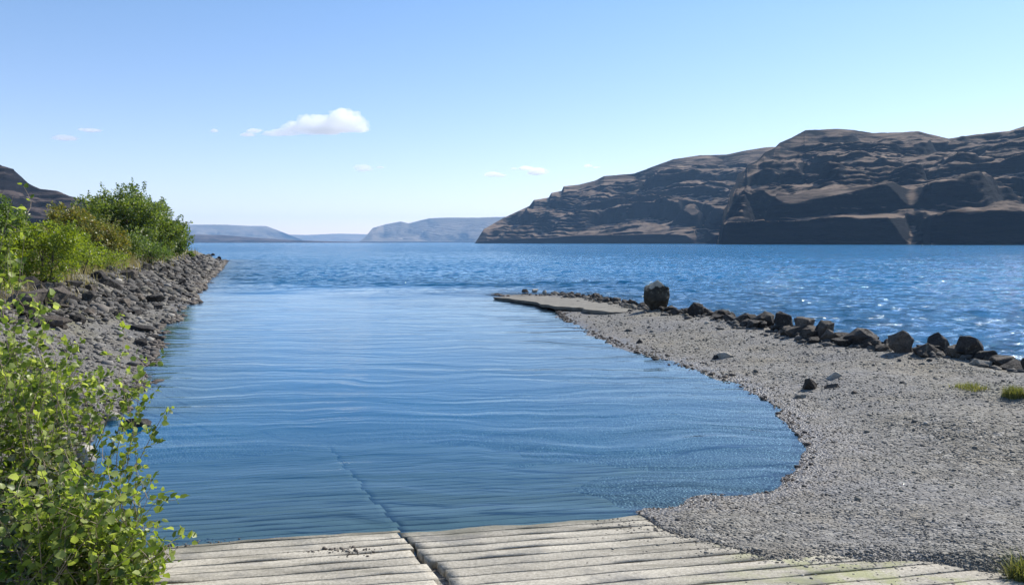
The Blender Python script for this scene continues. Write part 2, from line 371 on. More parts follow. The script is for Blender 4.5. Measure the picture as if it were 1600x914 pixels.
# ------------------------------------------------------------------ water
def m_water():
    m = NM('river_water'); p = m.pos(); chop = m.attr('chop'); alpha = m.attr('murk')
    g = m.n('ShaderNodeNewGeometry')
    warp = m.noise(m.mapping(p, (.25, .25, 1)), 1.0, 3)
    comb = m.n('ShaderNodeCombineXYZ'); m.l(m.math('MULTIPLY', warp, 2.6), comb.inputs[1])
    vv = m.n('ShaderNodeVectorMath'); vv.operation = 'ADD'; m.l(p, vv.inputs[0]); m.l(comb.outputs[0], vv.inputs[1]); v = vv.outputs[0]
    c1 = m.noise(m.mapping(v, (.17, 1.25, 1), (0, 0, -.05)), 1.0, 2, .45)
    c2 = m.noise(m.mapping(v, (.28, 2.6, 1), (0, 0, .07)), 1.0, 3, .5)
    c3 = m.noise(m.mapping(p, (1.2, 5, 1)), 1.6, 3, .5)
    calm = m.math('ADD', m.math('ADD', m.math('MULTIPLY', c1, .034), m.math('MULTIPLY', c2, .017)), m.math('MULTIPLY', c3, .0015))
    gust = m.mapr(m.noise(m.mapping(p, (.05, .11, 1)), 1.0, 4, .6), .3, .7, .35, 1.5)
    r1 = m.noise(m.mapping(p, (.75, .30, 1), (0, 0, .35)), 1.0, 5, .62)
    r2 = m.noise(m.mapping(p, (2.4, 1.0, 1), (0, 0, -.3)), 1.2, 5, .6)
    r3 = m.noise(m.mapping(p, (.16, .06, 1), (0, 0, .3)), 1.0, 5, .6)
    rough = m.math('ADD', m.math('ADD', m.math('MULTIPLY', r1, .40), m.math('MULTIPLY', r2, .22)), m.math('MULTIPLY', r3, 1.0))
    rough = m.math('MULTIPLY', rough, gust)
    a = m.n('ShaderNodeMix'); a.data_type = 'FLOAT'; m.l(chop, a.inputs[0]); m.l(calm, a.inputs[2]); m.l(rough, a.inputs[3])
    nb = m.bump(a.outputs[0], 1.0, 1.0)
    body = m.n('ShaderNodeBsdfDiffuse')
    bc = m.mix(chop, (.002, .150, .35), (.002, .102, .235)); m.l(bc, body.inputs[0])
    tr = m.n('ShaderNodeBsdfTransparent'); tr.inputs[0].default_value = (.60, .83, .96, 1)
    mb = m.n('ShaderNodeMixShader'); m.l(alpha, mb.inputs[0]); m.l(tr.outputs[0], mb.inputs[1]); m.l(body.outputs[0], mb.inputs[2])
    gl = m.n('ShaderNodeBsdfGlossy'); m.l(m.mapr(chop, 0, 1, .03, .08), gl.inputs['Roughness']); m.l(nb, gl.inputs['Normal'])
    gl.inputs[0].default_value = (.84, .94, 1, 1)
    fr = m.n('ShaderNodeFresnel'); fr.inputs[0].default_value = 1.333; m.l(nb, fr.inputs[1])
    ms = m.n('ShaderNodeMixShader'); m.l(fr.outputs[0], ms.inputs[0]); m.l(mb.outputs[0], ms.inputs[1]); m.l(gl.outputs[0], ms.inputs[2])
    m.l(ms.outputs[0], m.out.inputs[0]); return m.m
xs = np.concatenate([[-4200, -2600], np.linspace(-1400, -150, 80, endpoint=False), np.linspace(-150, 1760, 760, endpoint=False), np.linspace(1760, 3000, 80), [4200, 5800]])
ys = np.concatenate([[-40, 0, 2], np.linspace(4, 14, 70, endpoint=False), np.arange(14, 70, .17), 70*np.exp(np.linspace(0, math.log(260/70), 300, endpoint=False)), 260*np.exp(np.linspace(0, math.log(15500/260), 200))])
WY, WPX = np.meshgrid(ys, xs, indexing='ij'); WX = (WPX-800)/F*np.maximum(WY, 12)
dep = np.where(WY < 700, -lookup(WX, np.minimum(WY, 700)), 6)
spx = np.interp(WY, [0, 8, 12, 15.4, 17.7, 19.9, 25.2, 30, 39.8, 43, 44], [18, 14, 11.5, 9.75, 8.9, 7.9, 6.9, 5.25, 2.65, -1, -1.5])
chop = np.maximum(smooth(38, 58, WY+.35*(WX+2)+3*fbm(WX*.12, WY*.12, 0, 3, 5)), smooth(-.3, .6, WX-spx)*(WY < 46))
wr = np.random.default_rng(3); WZ = 0*WX; hi_res = np.interp(WY, [0, 60, 120, 260, 400], [1, 1, .8, .35, 0])
for i in range(34):
    lam = .6*np.exp(wr.uniform(0, 1.7)); th = math.radians(235+wr.normal(0, 38)); k_ = 2*math.pi/lam; ph = wr.uniform(0, 6.28)
    a_ = .0050*lam*(1+.6*fbm(WX*.11, WY*.07, 0, 2, 900+i)); q_ = np.sin(k_*(WX*math.sin(th)+WY*math.cos(th))+ph+.9*fbm(WX*.35, WY*.35, 0, 2, 950+i))
    WZ += a_*(q_+.35*q_*q_)*np.clip((lam/.25)/np.maximum(np.interp(WY, [0, 70, 260], [.17, .32, 1.2])/.25, .1)/2.2, 0, 1)
WZ = WZ*chop*hi_res*smooth(.05, .6, dep)
murk = 1-np.exp(-np.maximum(dep, 0)*.60)
water = mesh_np('water', np.stack([WX, WY, WZ], -1).reshape(-1, 3), grid_faces(*WX.shape), m_water(), True, attrs={'chop': chop, 'murk': np.clip(murk, .0, 1)})
tag(water, 'blue river with calm cove in front and wind chop beyond', kind='structure')

# ------------------------------------------------------------------ hills (terraced basalt ranges, heightfields at true distance)
def hill(name, label, mat, sil, y0, depth, cliff, amp, step, ncol, nrow, seed, terr=1.0, topsm=.25, apron=None, pmin=None, pmax=None):
    pxs = np.linspace(pmin if pmin is not None else sil[0][0], pmax if pmax is not None else sil[-1][0], ncol)
    spy = np.interp(pxs, [p[0] for p in sil], [p[1] for p in sil])
    Y0 = np.interp(pxs, [p[0] for p in y0], [p[1] for p in y0]); D = np.interp(pxs, [p[0] for p in depth], [p[1] for p in depth])
    CH = np.interp(pxs, [p[0] for p in cliff], [p[1] for p in cliff])
    sm = lambda q, k_: np.convolve(np.pad(q, k_, mode='edge'), np.hanning(2*k_+1)/np.hanning(2*k_+1).sum(), 'valid')
    CHs = sm(CH, max(3, ncol//20))
    t = np.concatenate([np.linspace(0, .04, 14, endpoint=False), np.linspace(.04, 1, nrow), np.linspace(1.03, 1.5, 12)])
    T, P = np.meshgrid(t, pxs, indexing='ij')
    sY = Y0[None, :]; dD = D[None, :]
    k_s = max(3, ncol//14); ker = np.hanning(2*k_s+1); ker /= ker.sum(); Ysm = np.convolve(np.pad(Y0, k_s, mode='edge'), ker, 'valid')[None, :]
    Y = Ysm+T*(sY+dD-Ysm)+(sY-Ysm)*np.exp(-T/.05); X = (P-800)/F*Y
    ridge = (HOR-spy)[None, :]/F*(sY+dD)
    wx = X+25*step/30*fbm(X/(step*5), Y/(step*5), 0, 4, seed); wy = Y+25*step/30*fbm(X/(step*5), Y/(step*5), 7.7, 4, seed+3)
    tt = np.clip(T, 0, 1)
    ch = np.minimum(CH[None, :], ridge*.8); rs_ = sm(spy, max(2, ncol//40)); ridge_s = (HOR-rs_)[None, :]/F*(sY+dD)
    ridge_b = ridge_s+(ridge-ridge_s)*smooth(.55, 1, tt)
    chs = np.minimum(CHs[None, :], ridge_b*.8); apr = 0*P
    for (pc, wd, hh, ext) in (apron or []): apr = np.maximum(apr, np.exp(-((P-pc)/wd)**2))
    ch = ch*(1-.9*apr)
    prof = chs+(ridge_b-chs)*np.clip((tt-.03)/.97, 0, 1)**.85
    env = (4*tt*(1-tt))**.7
    gul = 1-np.abs(fbm(wx/(step*9), wy/(step*14), 0, 4, seed+9)); gul = gul**3
    h = prof-amp*gul*env+amp*.55*fbm(wx/(step*6), wy/(step*6), 1.3, 4, seed+20)*env
    # terraces
    lv = np.cumsum(np.random.default_rng(seed).uniform(.35, 2.6, 60))*step-step   # uneven bed thicknesses
    hw = h+step*.9*fbm(X/(step*14), Y/(step*14), 0, 3, seed+50); ix = np.clip(np.searchsorted(lv, hw)-1, 0, 58)
    stp = lv[ix+1]-lv[ix]; f = np.clip((hw-lv[ix])/stp, 0, 1)
    f2 = np.where(f < .5, .22*f/.5, .22+.78*smooth(.5, .85, f))
    ht = lv[ix]+f2*stp-(hw-h)
    k = terr*(1-smooth(1-topsm, 1, tt))*smooth(-.75, .25, fbm(X/(step*7), Y/(step*7), 0, 3, seed+51)+.35); h = h*(1-k)+ht*k
    lv2 = 6+.16*step; q2 = (h+2.2*step*.2*fbm(X/(step*6), Y/(step*6), 0, 3, seed+53))/lv2; f3 = q2-np.floor(q2)   # thin ledges within the big beds
    led = (np.where(f3 < .55, .25*f3/.55, .25+.75*smooth(.55, .85, f3))-f3)*lv2
    h = h+led*.85*(1-smooth(1-topsm, 1, tt))*smooth(-.5, .3, fbm(X/(step*3), Y/(step*3), 0, 3, seed+54)+.25)
    h += amp*.16*(fbm(X/(step*2.2), Y/(step*2.2), 0, 4, seed+66)-.15)*smooth(.02, .12, tt)*(1-smooth(.75, 1, tt))*np.clip(ridge/120, .15, 1)
    h += amp*.07*fbm(X/(step*.8), Y/(step*.8), 0, 4, seed+60)*env
    # first cliff at the water
    cl_t = np.clip(T*dD/(12+6*fbm(X/40, 0*X, 0, 3, seed+70)), 0, 1)
    h = np.minimum(h, np.where(tt < .9, ch+np.maximum(0, T*dD-14)*.55, 1e9)) if cliff[0][1] >= 0 else h
    h = np.where(T*dD < 14, ch*smooth(.1, 1, cl_t)+0*h, np.maximum(h, np.minimum(ch, ridge)*.92))
    if False:
        for (pc, wd, hh, ext) in apron:       # talus fans spilling to the water: (px centre, half width px, height m, run m)
            a = np.exp(-((P-pc)/wd)**2); fan = a*hh*np.clip(1-np.abs(T*dD-ext*.15)/ext, 0, 1)
            h = np.maximum(h, fan)
    h = np.where(apr > .04, np.minimum(h, ch+T*dD*(.30+2.6*(1-apr)**2)+np.maximum(0, T*dD-75)*1.6+1.5*fbm(X/9, Y/9, 0, 3, seed+71)), h)
    back = np.clip((T-1)/.5, 0, 1); h = np.where(T > 1, h*(1-.6*back), h)
    h = np.minimum(h, ridge*1.0+.02*amp*fbm(X/step*2, Y/step*2, 0, 3, seed+80)+(HOR-spy)[None, :]/F*np.maximum(0, 0))
    # never rise above the sight line of the ridge before it
    lim = (HOR-spy)[None, :]/F*Y+HC+amp*.03*fbm(P/7, 0*P, 0, 3, seed+90); h = np.minimum(h, lim)
    h[0, :] = -3
    h += 0; h = np.where(T > 0, np.maximum(h, -1), h)
    o = mesh_np(name, np.stack([X, Y, h], -1).reshape(-1, 3), grid_faces(*X.shape), mat, False)
    tag(o, label, kind='structure'); return o
M_H1 = m_hill('basalt_hillside', (.0025, .0045, .0075), (.009, .010, .013), (.055, .039, .029), (.27, .20, .145), lo=.77, hi=.95)
M_H3 = m_hill('left_hillside', (.006, .006, .008), (.022, .019, .020), (.050, .038, .036), (.105, .080, .068), lo=.80, hi=.97)
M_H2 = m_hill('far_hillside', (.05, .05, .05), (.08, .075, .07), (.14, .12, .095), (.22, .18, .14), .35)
front_sil = [(1118,379),(1127,348),(1130,324),(1135,318),(1138,298),(1146,288),(1150,271),(1160,266),(1165,256),(1180,250),(1191,238),(1206,231),(1214,223),(1231,216),(1253,204),(1303,202),(1330,204),(1356,208),(1428,207),(1450,211),(1475,217),(1520,210),(1569,205),(1600,195),(1700,180),(1900,168),(2150,190),(2400,230),(2700,260)]
back_sil = [(742,379),(748,370),(756,357),(786,340),(827,321),(834,312),(857,308),(861,301),(877,298),(880,291),(905,288),(929,282),(943,275),(990,271),(1022,259),(1050,249),(1091,243),(1132,242),(1160,236),(1191,231),(1240,228),(1300,232),(1360,240)]
hill('hills', 'dark basalt cliffs and brown ridge across the river on the right', M_H1, front_sil,
     [(1118,1150),(1400,1010),(1440,1000),(1452,900),(1600,880),(2100,760),(2700,700)],
     [(1118,60),(1150,410),(1250,720),(1440,800),(1452,900),(1600,880),(2700,800)],
     [(1118,20),(1128,36),(1300,38),(1380,40),(1425,22),(1446,26),(1452,42),(1600,40),(2700,40)], 40, 28, 1150, 460, 5,
     apron=[(1425,26,20,90),(1123,6,24,50)])
hill('hills', 'long terraced ridge sloping down to the water in the middle distance', M_H1, back_sil,
     [(742,2500),(900,2150),(1130,1700),(1360,1500)], [(742,60),(786,350),(900,650),(1130,850),(1360,900)],
     [(742,6),(800,14),(900,22),(1130,26),(1360,26)], 36, 32, 620, 400, 15, apron=[(1095,22,20,120)])
hill('hills', 'brown hill behind the trees on the left', M_H3,
     [(-700,215),(-400,225),(-120,238),(-40,255),(0,258),(14,259),(28,264),(51,285),(68,293),(94,296),(114,304),(134,310),(156,314),(190,323),(240,345),(285,379)],
     [(-700,700),(285,900)], [(-700,420),(150,300),(240,160),(285,60)], [(-700,8),(285,4)], 34, 24, 560, 260, 25, topsm=.12)
hill('hills', 'hazy blue bluff beyond the river bend', M_H2,
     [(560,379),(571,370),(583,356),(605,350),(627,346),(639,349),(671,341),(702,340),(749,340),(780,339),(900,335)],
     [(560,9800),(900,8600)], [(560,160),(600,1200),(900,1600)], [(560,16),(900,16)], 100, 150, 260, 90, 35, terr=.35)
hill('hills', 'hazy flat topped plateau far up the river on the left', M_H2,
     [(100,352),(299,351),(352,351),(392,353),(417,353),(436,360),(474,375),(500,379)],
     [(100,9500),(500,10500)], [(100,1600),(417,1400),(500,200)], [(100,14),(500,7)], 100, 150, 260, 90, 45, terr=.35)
hill('hills', 'low dark shore strip under the far left plateau', M_H3,
     [(150,365),(299,366),(350,367),(400,371),(470,375.5),(560,378),(640,379)],
     [(150,5600),(640,6400)], [(150,500),(560,300),(640,60)], [(150,6),(640,2)], 14, 30, 240, 60, 55, terr=.5)
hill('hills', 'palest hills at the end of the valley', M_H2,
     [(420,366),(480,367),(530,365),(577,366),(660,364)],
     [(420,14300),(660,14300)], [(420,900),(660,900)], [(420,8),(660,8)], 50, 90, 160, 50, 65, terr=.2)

# ------------------------------------------------------------------ boat ramp: rows of concrete planks, two lanes split by a dark joint
GAP = .030; PITCHW = .235
ramp = empty('boat_ramp', (float(W0[0]), float(W0[1]), 0.), 'grooved concrete boat ramp running down under the water, split by a dark joint', 'boat ramp')
def plank(u0, u1, w0, w1, z_off, seed):
    """box of concrete between ramp coords, with worn edges"""
    nu = max(6, int((u1-u0)/.09)); nw = 5
    us = np.linspace(u0, u1, nu); ws_ = np.array([0, .02, .5, .98, 1.0])*(w1-w0)+w0
    U, Wv = np.meshgrid(us, ws_, indexing='ij')
    e = .010*fbm(U*5, Wv*0+seed, 0, 3, 3)
    jag = .010*fbm(U*2.3, 0*U+seed*3.1, 0, 3, 8)
    Wj = Wv+np.where(Wv == ws_[0], 1, np.where(Wv == ws_[-1], 1, 0))*jag
    X = W0[0]+U*WD[0]+Wj*AX[0]; Y = W0[1]+U*WD[1]+Wj*AX[1]
    Z = ramp_z(X, Y)+z_off+.004*fbm(X*3, Y*3, 0, 3, 2)
    lip = (np.arange(nw) == 0) | (np.arange(nw) == nw-1); Z[:, lip] -= .002+.2*np.abs(e[:, lip])
    top = np.stack([X, Y, Z], -1).reshape(-1, 3); bot = top.copy(); bot[:, 2] -= .14
    n = nu*nw; f = grid_faces(nu, nw); faces = [f, f[:, ::-1]+n]
    ring = [i*nw for i in range(nu)]+[(nu-1)*nw+j for j in range(1, nw)]+[i*nw+nw-1 for i in range(nu-2, -1, -1)]+[j for j in range(nw-2, 0, -1)]
    ring = np.array(ring); nx = np.roll(ring, -1)
    faces.append(np.stack([ring, nx, nx+n, ring+n], -1))
    v = np.concatenate([top, bot]); v -= np.array([W0[0], W0[1], 0])
    return v, np.concatenate(faces)
for k in range(-34, 33):
    w0 = k*PITCHW+GAP/2; w1 = (k+1)*PITCHW-GAP/2; wm = (w0+w1)/2
    jw = .012+max(0, -wm)*.034; jw = min(jw, .085)
    wob = .03*math.sin(k*1.7)+.02*math.sin(k*.6)
    for lane, (a, b) in enumerate(((-3.7, -jw+wob), (jw+wob, 5.5))):
        v, f = plank(a, b, w0+(.06 if lane else 0), w1+(.06 if lane else 0), 0.0 if lane else .01, k*7+lane)
        mesh_np('plank', v, f, M_CONC, False, parent=ramp)

# concrete slab at the spit's tip
def slab_mesh(pxs, z, th, seed, sub=6):
    pts = []
    n = len(pxs)
    for i in range(n):
        a = np.array(wl(*pxs[i], z)); b = np.array(wl(*pxs[(i+1) % n], z))
        for s in range(sub): pts.append(a+(b-a)*s/sub)
    pts = np.array(pts); pts += .20*np.stack([fbm(pts[:, 0]*1.3, pts[:, 1]*1.3, 0, 3, seed), fbm(pts[:, 0]*1.3, pts[:, 1]*1.3, 3, 3, seed)], -1)
    c = pts.mean(0); return pts, c
def slab(name, label, pxs, z, th, mat, seed, tilt=(0, 0)):
    pts, c = slab_mesh(pxs, z, th, seed)
    bm = bmesh.new(); vs = [bm.verts.new((p[0]-c[0], p[1]-c[1], tilt[0]*(p[0]-c[0])+tilt[1]*(p[1]-c[1])+.01*random.uniform(-1, 1))) for p in pts]
    fc = bm.faces.new(vs); r = bmesh.ops.extrude_face_region(bm, geom=[fc])
    ev = [g for g in r['geom'] if isinstance(g, bmesh.types.BMVert)]
    for v_ in ev: v_.co.z -= th; v_.co.x *= .96; v_.co.y *= .98
    bmesh.ops.recalc_face_normals(bm, faces=bm.faces)
    bmesh.ops.triangulate(bm, faces=[f for f in bm.faces if len(f.verts) > 4])
    me = bpy.data.meshes.new(name); bm.to_mesh(me); bm.free(); me.materials.append(mat)
    o = bpy.data.objects.new(name, me); COL.objects.link(o); o.location = (c[0], c[1], z); return tag(o, label, 'concrete slab')
M_SLAB = m_simple('weathered_slab', (.12, .11, .09), (.23, .212, .175), 3, .85, .03)
slab('concrete_slab', 'tan weathered concrete slab running along the tip of the gravel spit into the water',
     [(775,460.5),(850,461),(905,465),(962,471),(1012,484),(985,490),(940,487),(905,481),(868,478),(830,469)], .235, .13, M_SLAB, 3, (.034, 0))

# ------------------------------------------------------------------ rocks
def rock_mesh(name, seed, dims=(1, 1, 1), n=18, bev=.05, rough=.03):
    r = random.Random(seed); bm = bmesh.new()
    for i in range(n):
        z = r.uniform(-1, 1); a = r.uniform(0, 2*math.pi); q = math.sqrt(1-z*z); s = r.uniform(.82, 1.08)
        bm.verts.new((q*math.cos(a)*s*.5, q*math.sin(a)*s*.5, z*s*.5))
    g = bmesh.ops.convex_hull(bm, input=bm.verts)
    bmesh.ops.delete(bm, geom=[v for v in bm.verts if not v.link_faces], context='VERTS')
    bmesh.ops.dissolve_limit(bm, angle_limit=R(14), verts=bm.verts, edges=bm.edges)
    bmesh.ops.bevel(bm, geom=bm.edges[:]+bm.verts[:], offset=bev, segments=2, profile=.6, affect='EDGES')
    bmesh.ops.triangulate(bm, faces=bm.faces)
    bmesh.ops.subdivide_edges(bm, edges=[e for e in bm.edges if e.calc_length() > .13], cuts=1, use_grid_fill=True)
    bmesh.ops.triangulate(bm, faces=bm.faces)
    co = np.array([v.co[:] for v in bm.verts]); nz = fbm(co[:, 0]*4+seed, co[:, 1]*4, co[:, 2]*4, 3, seed)*rough
    bm.normal_update()
    for v, d in zip(bm.verts, nz): v.co += v.normal*float(d)
    # normalise to unit box, then give proportions
    co = np.array([v.co[:] for v in bm.verts]); mn, mx = co.min(0), co.max(0)
    for v in bm.verts:
        for i in range(3): v.co[i] = ((v.co[i]-mn[i])/(mx[i]-mn[i])-.5)*dims[i]
    me = bpy.data.meshes.new(name); bm.to_mesh(me); bm.free(); return me
def rock_var(seed, mat, dims, **k):
    me = rock_mesh('rock', seed, dims, **k); me.materials.append(mat); return me
VAR = [rock_var(100+i, (M_ROCK, M_ROCK, M_ROCKB)[i % 3], (1, random.uniform(.6, .95), random.uniform(.45, .8)), n=random.choice((11, 14, 20)), bev=.03, rough=.05) for i in range(15)]
FLAT = [rock_var(200+i, (M_ROCKB, M_ROCK)[i % 2], (1, random.uniform(.5, .8), random.uniform(.22, .38)), n=18) for i in range(6)]
def put_rock(me, x, y, z, size, rz, label, group=None, sink=.3, tilt=.35, name='rock', cat='rock', scl=(1, 1, 1)):
    o = bpy.data.objects.new(name, me); COL.objects.link(o)
    d = me.vertices; hz_ = me['h'] if 'h' in me else 1
    o.rotation_euler = (random.uniform(-tilt, tilt), random.uniform(-tilt, tilt), rz)
    o.scale = (size*scl[0], size*scl[1], size*scl[2]); o.location = (x, y, z)
    return tag(o, label, cat, group)
for me in VAR+FLAT: me['h'] = float(max(v.co.z for v in me.vertices)*2)

RB = ([1062, 1135, 1215, 1280, 1345, 1400, 1490, 1545, 1620], [493, 504, 518, 528, 545, 554, 566, 572, 582])
# unique rocks on the spit, from the photograph: (px centre, py base, width px, height px, label, material, dims shape)
def spit_rock(pc, pb, wpx, hpx, label, mat, seed, flat=False, n=20, dy=.8, group=None, tilt=.12, base_h=None):
    x, y, z = (float(v[0]) for v in hit(np.array([float(pc)]), np.array([float(pb)])))
    if 1050 < pc < 1640 and pb < np.interp(pc, RB[0], RB[1])-1 and z < .2:                    # would stand in the water: bring it onto the crest of the spit
        ppx = [800+F*c_[0]/c_[1] for c_ in crest[:7]]; yc = float(np.interp(pc, ppx, [c_[1] for c_ in crest[:7]]))+.35
        top_ = HC+(HOR-(pb-hpx))/F*yc; x, y = (pc-800)/F*yc, yc; z = float(height(np.array([x]), np.array([y]))[0]); hpx = max(hpx*.8, (top_-z)/(yc/F)*.92)
    s = y/F; k_ = .87 if 1180 < pc and wpx > 30 else .95; W = wpx*s*k_; H = hpx*s*1.08*k_+.08
    me = rock_mesh('rock', seed, (W, W*dy, H), n=n, bev=.03, rough=.055); me.materials.append(mat)
    o = bpy.data.objects.new('rock', me); COL.objects.link(o)
    o.location = (x, y+W*dy*.4, z+H*.5-.11); o.rotation_euler = (random.uniform(-tilt, tilt), random.uniform(-tilt, tilt), random.uniform(-.3, .3))
    return tag(o, label, 'rock', group)
m = NM('capped_boulder'); po = m.obj(); sx = m.n('ShaderNodeSeparateXYZ'); m.l(po, sx.inputs[0])
n1 = m.noise(po, 4, 6, .65); n2 = m.noise(po, 18, 5, .7)
c = m.ramp(n1, [(.3, (.02, .017, .013)), (.55, (.06, .05, .036)), (.75, (.12, .10, .07))])
cap = m.mapr(m.math('ADD', sx.outputs[2], m.mapr(n1, .3, .7, -.26, .26)), .30, .46, 0, .9)
c = m.mix(cap, c, (.42, .38, .30)); m.principled(c, .85, m.bump(m.math('ADD', n1, n2), .9, .05), .2); M_CAP = m.m
spit_rock(1027, 485, 42, 46, 'largest boulder on the spit, tall and dark brown with a pale cap', M_CAP, 358, dy=.85, n=22)
spit_rock(1413, 551, 42, 40, 'rounded dark boulder with a tan flat face, upright in the right half of the row', M_ROCKB, 312, n=26)
spit_rock(1476, 538, 50, 26, 'wide dark boulder on the water side of the row behind a low brown one', M_ROCK, 313)
spit_rock(1462, 557, 56, 24, 'low brown sloping boulder in front of the wide perched one', M_ROCKB, 314)
spit_rock(1530, 556, 46, 38, 'dark pointed boulder directly behind the white stone', M_ROCK, 315, n=14)
spit_rock(1537, 573, 36, 15, 'white flat stone at the foot of the dark pointed boulder', M_PALE, 316)
spit_rock(1575, 571, 70, 20, 'long flat dark rock at the right end of the row', M_ROCKB, 317)
spit_rock(1505, 560, 44, 26, 'slanting brown rock between the low brown boulder and the dark pointed one', M_ROCKB, 318)
spit_rock(1350, 540, 60, 30, 'broad black boulder with sharp crest, left of the upright rounded boulder', M_ROCK, 319)
spit_rock(1385, 548, 34, 12, 'thin tan rock wedged left of the upright rounded boulder', M_ROCKB, 320)
spit_rock(1228, 504, 34, 24, 'steep dark boulder capping the middle of the row on the water side', M_ROCK, 321)
spit_rock(1262, 517, 36, 26, 'smooth grey brown boulder in front of the steep dark one', M_ROCKB, 322)
spit_rock(1297, 520, 32, 26, 'mottled brown boulder between the smooth grey one and the broad black one', M_ROCKB, 323)
spit_rock(1195, 509, 44, 26, 'long black boulder left of the steep dark one', M_ROCK, 324)
spit_rock(1088, 494, 26, 22, 'dark brown block, first tall rock right of the capped boulder', M_ROCK, 325)
spit_rock(1237, 519, 34, 13, 'low rock with a tan edge, in front of the long black boulder', M_ROCKB, 326)
spit_rock(1320, 537, 34, 10, 'flat grey stone on the gravel in front of the mottled brown boulder', M_ROCKB, 327)
# gravel-field stones
spit_rock(1133, 559, 30, 12, 'pale flat stone alone on the gravel, beside a small dark one', M_PALE, 331)
spit_rock(1119, 561, 11, 8, 'small dark stone touching the left of the pale flat stone', M_ROCK, 332)
spit_rock(1000, 536, 12, 8, 'lone small dark stone on the gravel near the spit end', M_ROCK, 333)
spit_rock(1271, 608, 28, 19, 'dark reddish rock on the gravel, left of a heap of pale slabs', M_ROCKB, 334)
spit_rock(1306, 590, 28, 12, 'pale upper slab in the small heap on the gravel', M_PALE, 335)
spit_rock(1302, 606, 24, 9, 'grey lower slab in the small heap on the gravel', M_ROCKB, 336)
spit_rock(1252, 622, 20, 10, 'pale stone casting a dark shadow, below the reddish rock', M_PALE, 337)
spit_rock(1336, 615, 14, 7, 'small brown stone to the right of the heap on the gravel', M_ROCKB, 338)
for i, (a, b, s_) in enumerate([(821,457,12),(836,457,11),(850,459,9),(1128,573,9),(1218,586,8),(1380,568,8)]):
    if i < 3: spit_rock(a, b, s_, 6, 'tiny rock breaking the water just behind the slab at the spit tip', M_ROCK if i == 0 else M_PALE, 340+i, group='tiny rocks behind the tip slab')
# the rest of the row, filled along the crest
row_px = np.array([(886,462),(900,468),(925,473),(960,478),(990,483),(1010,489),(1045,490),(1062,493),(1110,500),(1135,504),(1160,508),(1215,518),(1250,522),(1280,528),(1310,534),(1345,545),(1375,550),(1400,554),(1440,558),(1490,566),(1545,572),(1620,582)], float)
CR = np.array([(0.9,42.6)]+crest[:7]); cl_ = np.concatenate([[0], np.cumsum(np.linalg.norm(np.diff(CR, axis=0), axis=1))])
for i in range(185):
    f_ = ((i+random.random())/185)**.9; q = f_*cl_[-1]*.94; x = float(np.interp(q, cl_, CR[:, 0])); y = float(np.interp(q, cl_, CR[:, 1]))
    off = random.uniform(-.25, 1.25); s_ = random.uniform(.27, .58)*(1.2 if random.random() < .25 else 1)
    if y < 26: s_ = random.uniform(.34, .68)
    if y > 30.5: s_ *= .8; off = random.uniform(.35, 1.2)
    x += off*.85; y += off*.35
    a = 800+F*x/y; z = float(height(np.array([x]), np.array([y]))[0])
    if z < -.35 or a > 1760: continue
    me = random.choice(VAR)
    if a < 1010: lab, gr = 'small dark rock in the low row between tip slab and capped boulder', 'small rocks from the tip to the capped boulder'
    elif a < 1210: lab, gr = 'dark rock in the row just right of the capped boulder', 'rocks right of the capped boulder'
    elif a < 1400: lab, gr = 'dark rock filling the middle of the row along the spit', 'filling rocks in the middle of the row'
    else: lab, gr = 'dark rock filling the right end of the row along the spit', 'filling rocks at the right end of the row'
    put_rock(me, x, y, max(z, -.05)+.12*s_, s_, random.uniform(0, 6.3), lab, gr)

nr_ = 2300; q = rng.random(nr_)*cl_[-1]; X = np.interp(q, cl_, CR[:, 0])+rng.normal(.35, .45, nr_); Y = np.interp(q, cl_, CR[:, 1])+rng.normal(.15, .3, nr_); Z = height(X, Y); ok = Z > -.1
scatter_later = (X[ok], Y[ok], Z[ok], np.clip(rng.lognormal(math.log(.12), .5, ok.sum()), .03, .34))

# left bank riprap
def in_poly(px, py, poly):
    return inside(np.array([px]), np.array([py]), poly)[0]
bank = [(-30,452),(60,450),(140,438),(150,424),(200,414),(260,404),(300,398),(345,400),(352,408),(340,422),(318,438),(300,462),(262,478),(230,486),(215,500),(150,500),(90,512),(-30,500)]
taken = []; cnt = 0; tries = 0
pts = []
while len(pts) < 108 and tries < 9000:
    tries += 1; a = random.uniform(-30, 352); b = random.uniform(398, 512)
    if not in_poly(a, b, bank): continue
    base = np.interp(b, [400, 420, 450, 480, 510], [13, 21, 36, 46, 40]); wpx = base*random.choice((.55, .7, .85, 1, 1.3))
    if a > 200: wpx *= .8
    if any((a-c)**2/1.0+((b-d)*1.9)**2 < ((wpx+e)*.33)**2 for c, d, e in pts): continue
    pts.append((a, b, wpx))
P_ = np.array(pts); hx_, hy_, hz_ = hit(P_[:, 0], P_[:, 1])
for (a, b, wpx), x, y, z in zip(pts, hx_, hy_, hz_):
    s_ = min(wpx*y/F*.9, .62+.016*y); me = random.choice(VAR if random.random() < .7 else FLAT)
    if a > 265: lab, gr = 'dark basalt rock in the heap at the far point of the left bank', 'rocks at the far point of the left bank'
    elif a > 140: lab, gr = 'dark basalt rock in the riprap on the left bank below the dense green trees', 'riprap rocks below the dense trees'
    else: lab, gr = 'large basalt rock in the riprap on the left bank below the yellow green shrubs', 'riprap rocks below the yellow green shrubs'
    put_rock(me, float(x), float(y), float(z)+.10*s_, s_, random.uniform(0, 6.3), lab, gr, tilt=.5)
def bank_rock(pc, pb, wpx, hpx, label, mat, seed, **k): return spit_rock(pc, pb, wpx, hpx, label, mat, seed, **k)
bank_rock(78, 482, 52, 36, 'large rounded grey boulder leaning among the riprap at far left', M_ROCKB, 401, n=24)
bank_rock(30, 486, 60, 34, 'broad brown boulder at the left edge of the riprap', M_ROCKB, 402)
bank_rock(72, 508, 66, 16, 'long flat grey slab lying under the broad brown boulder', M_ROCKB, 403, dy=.5)
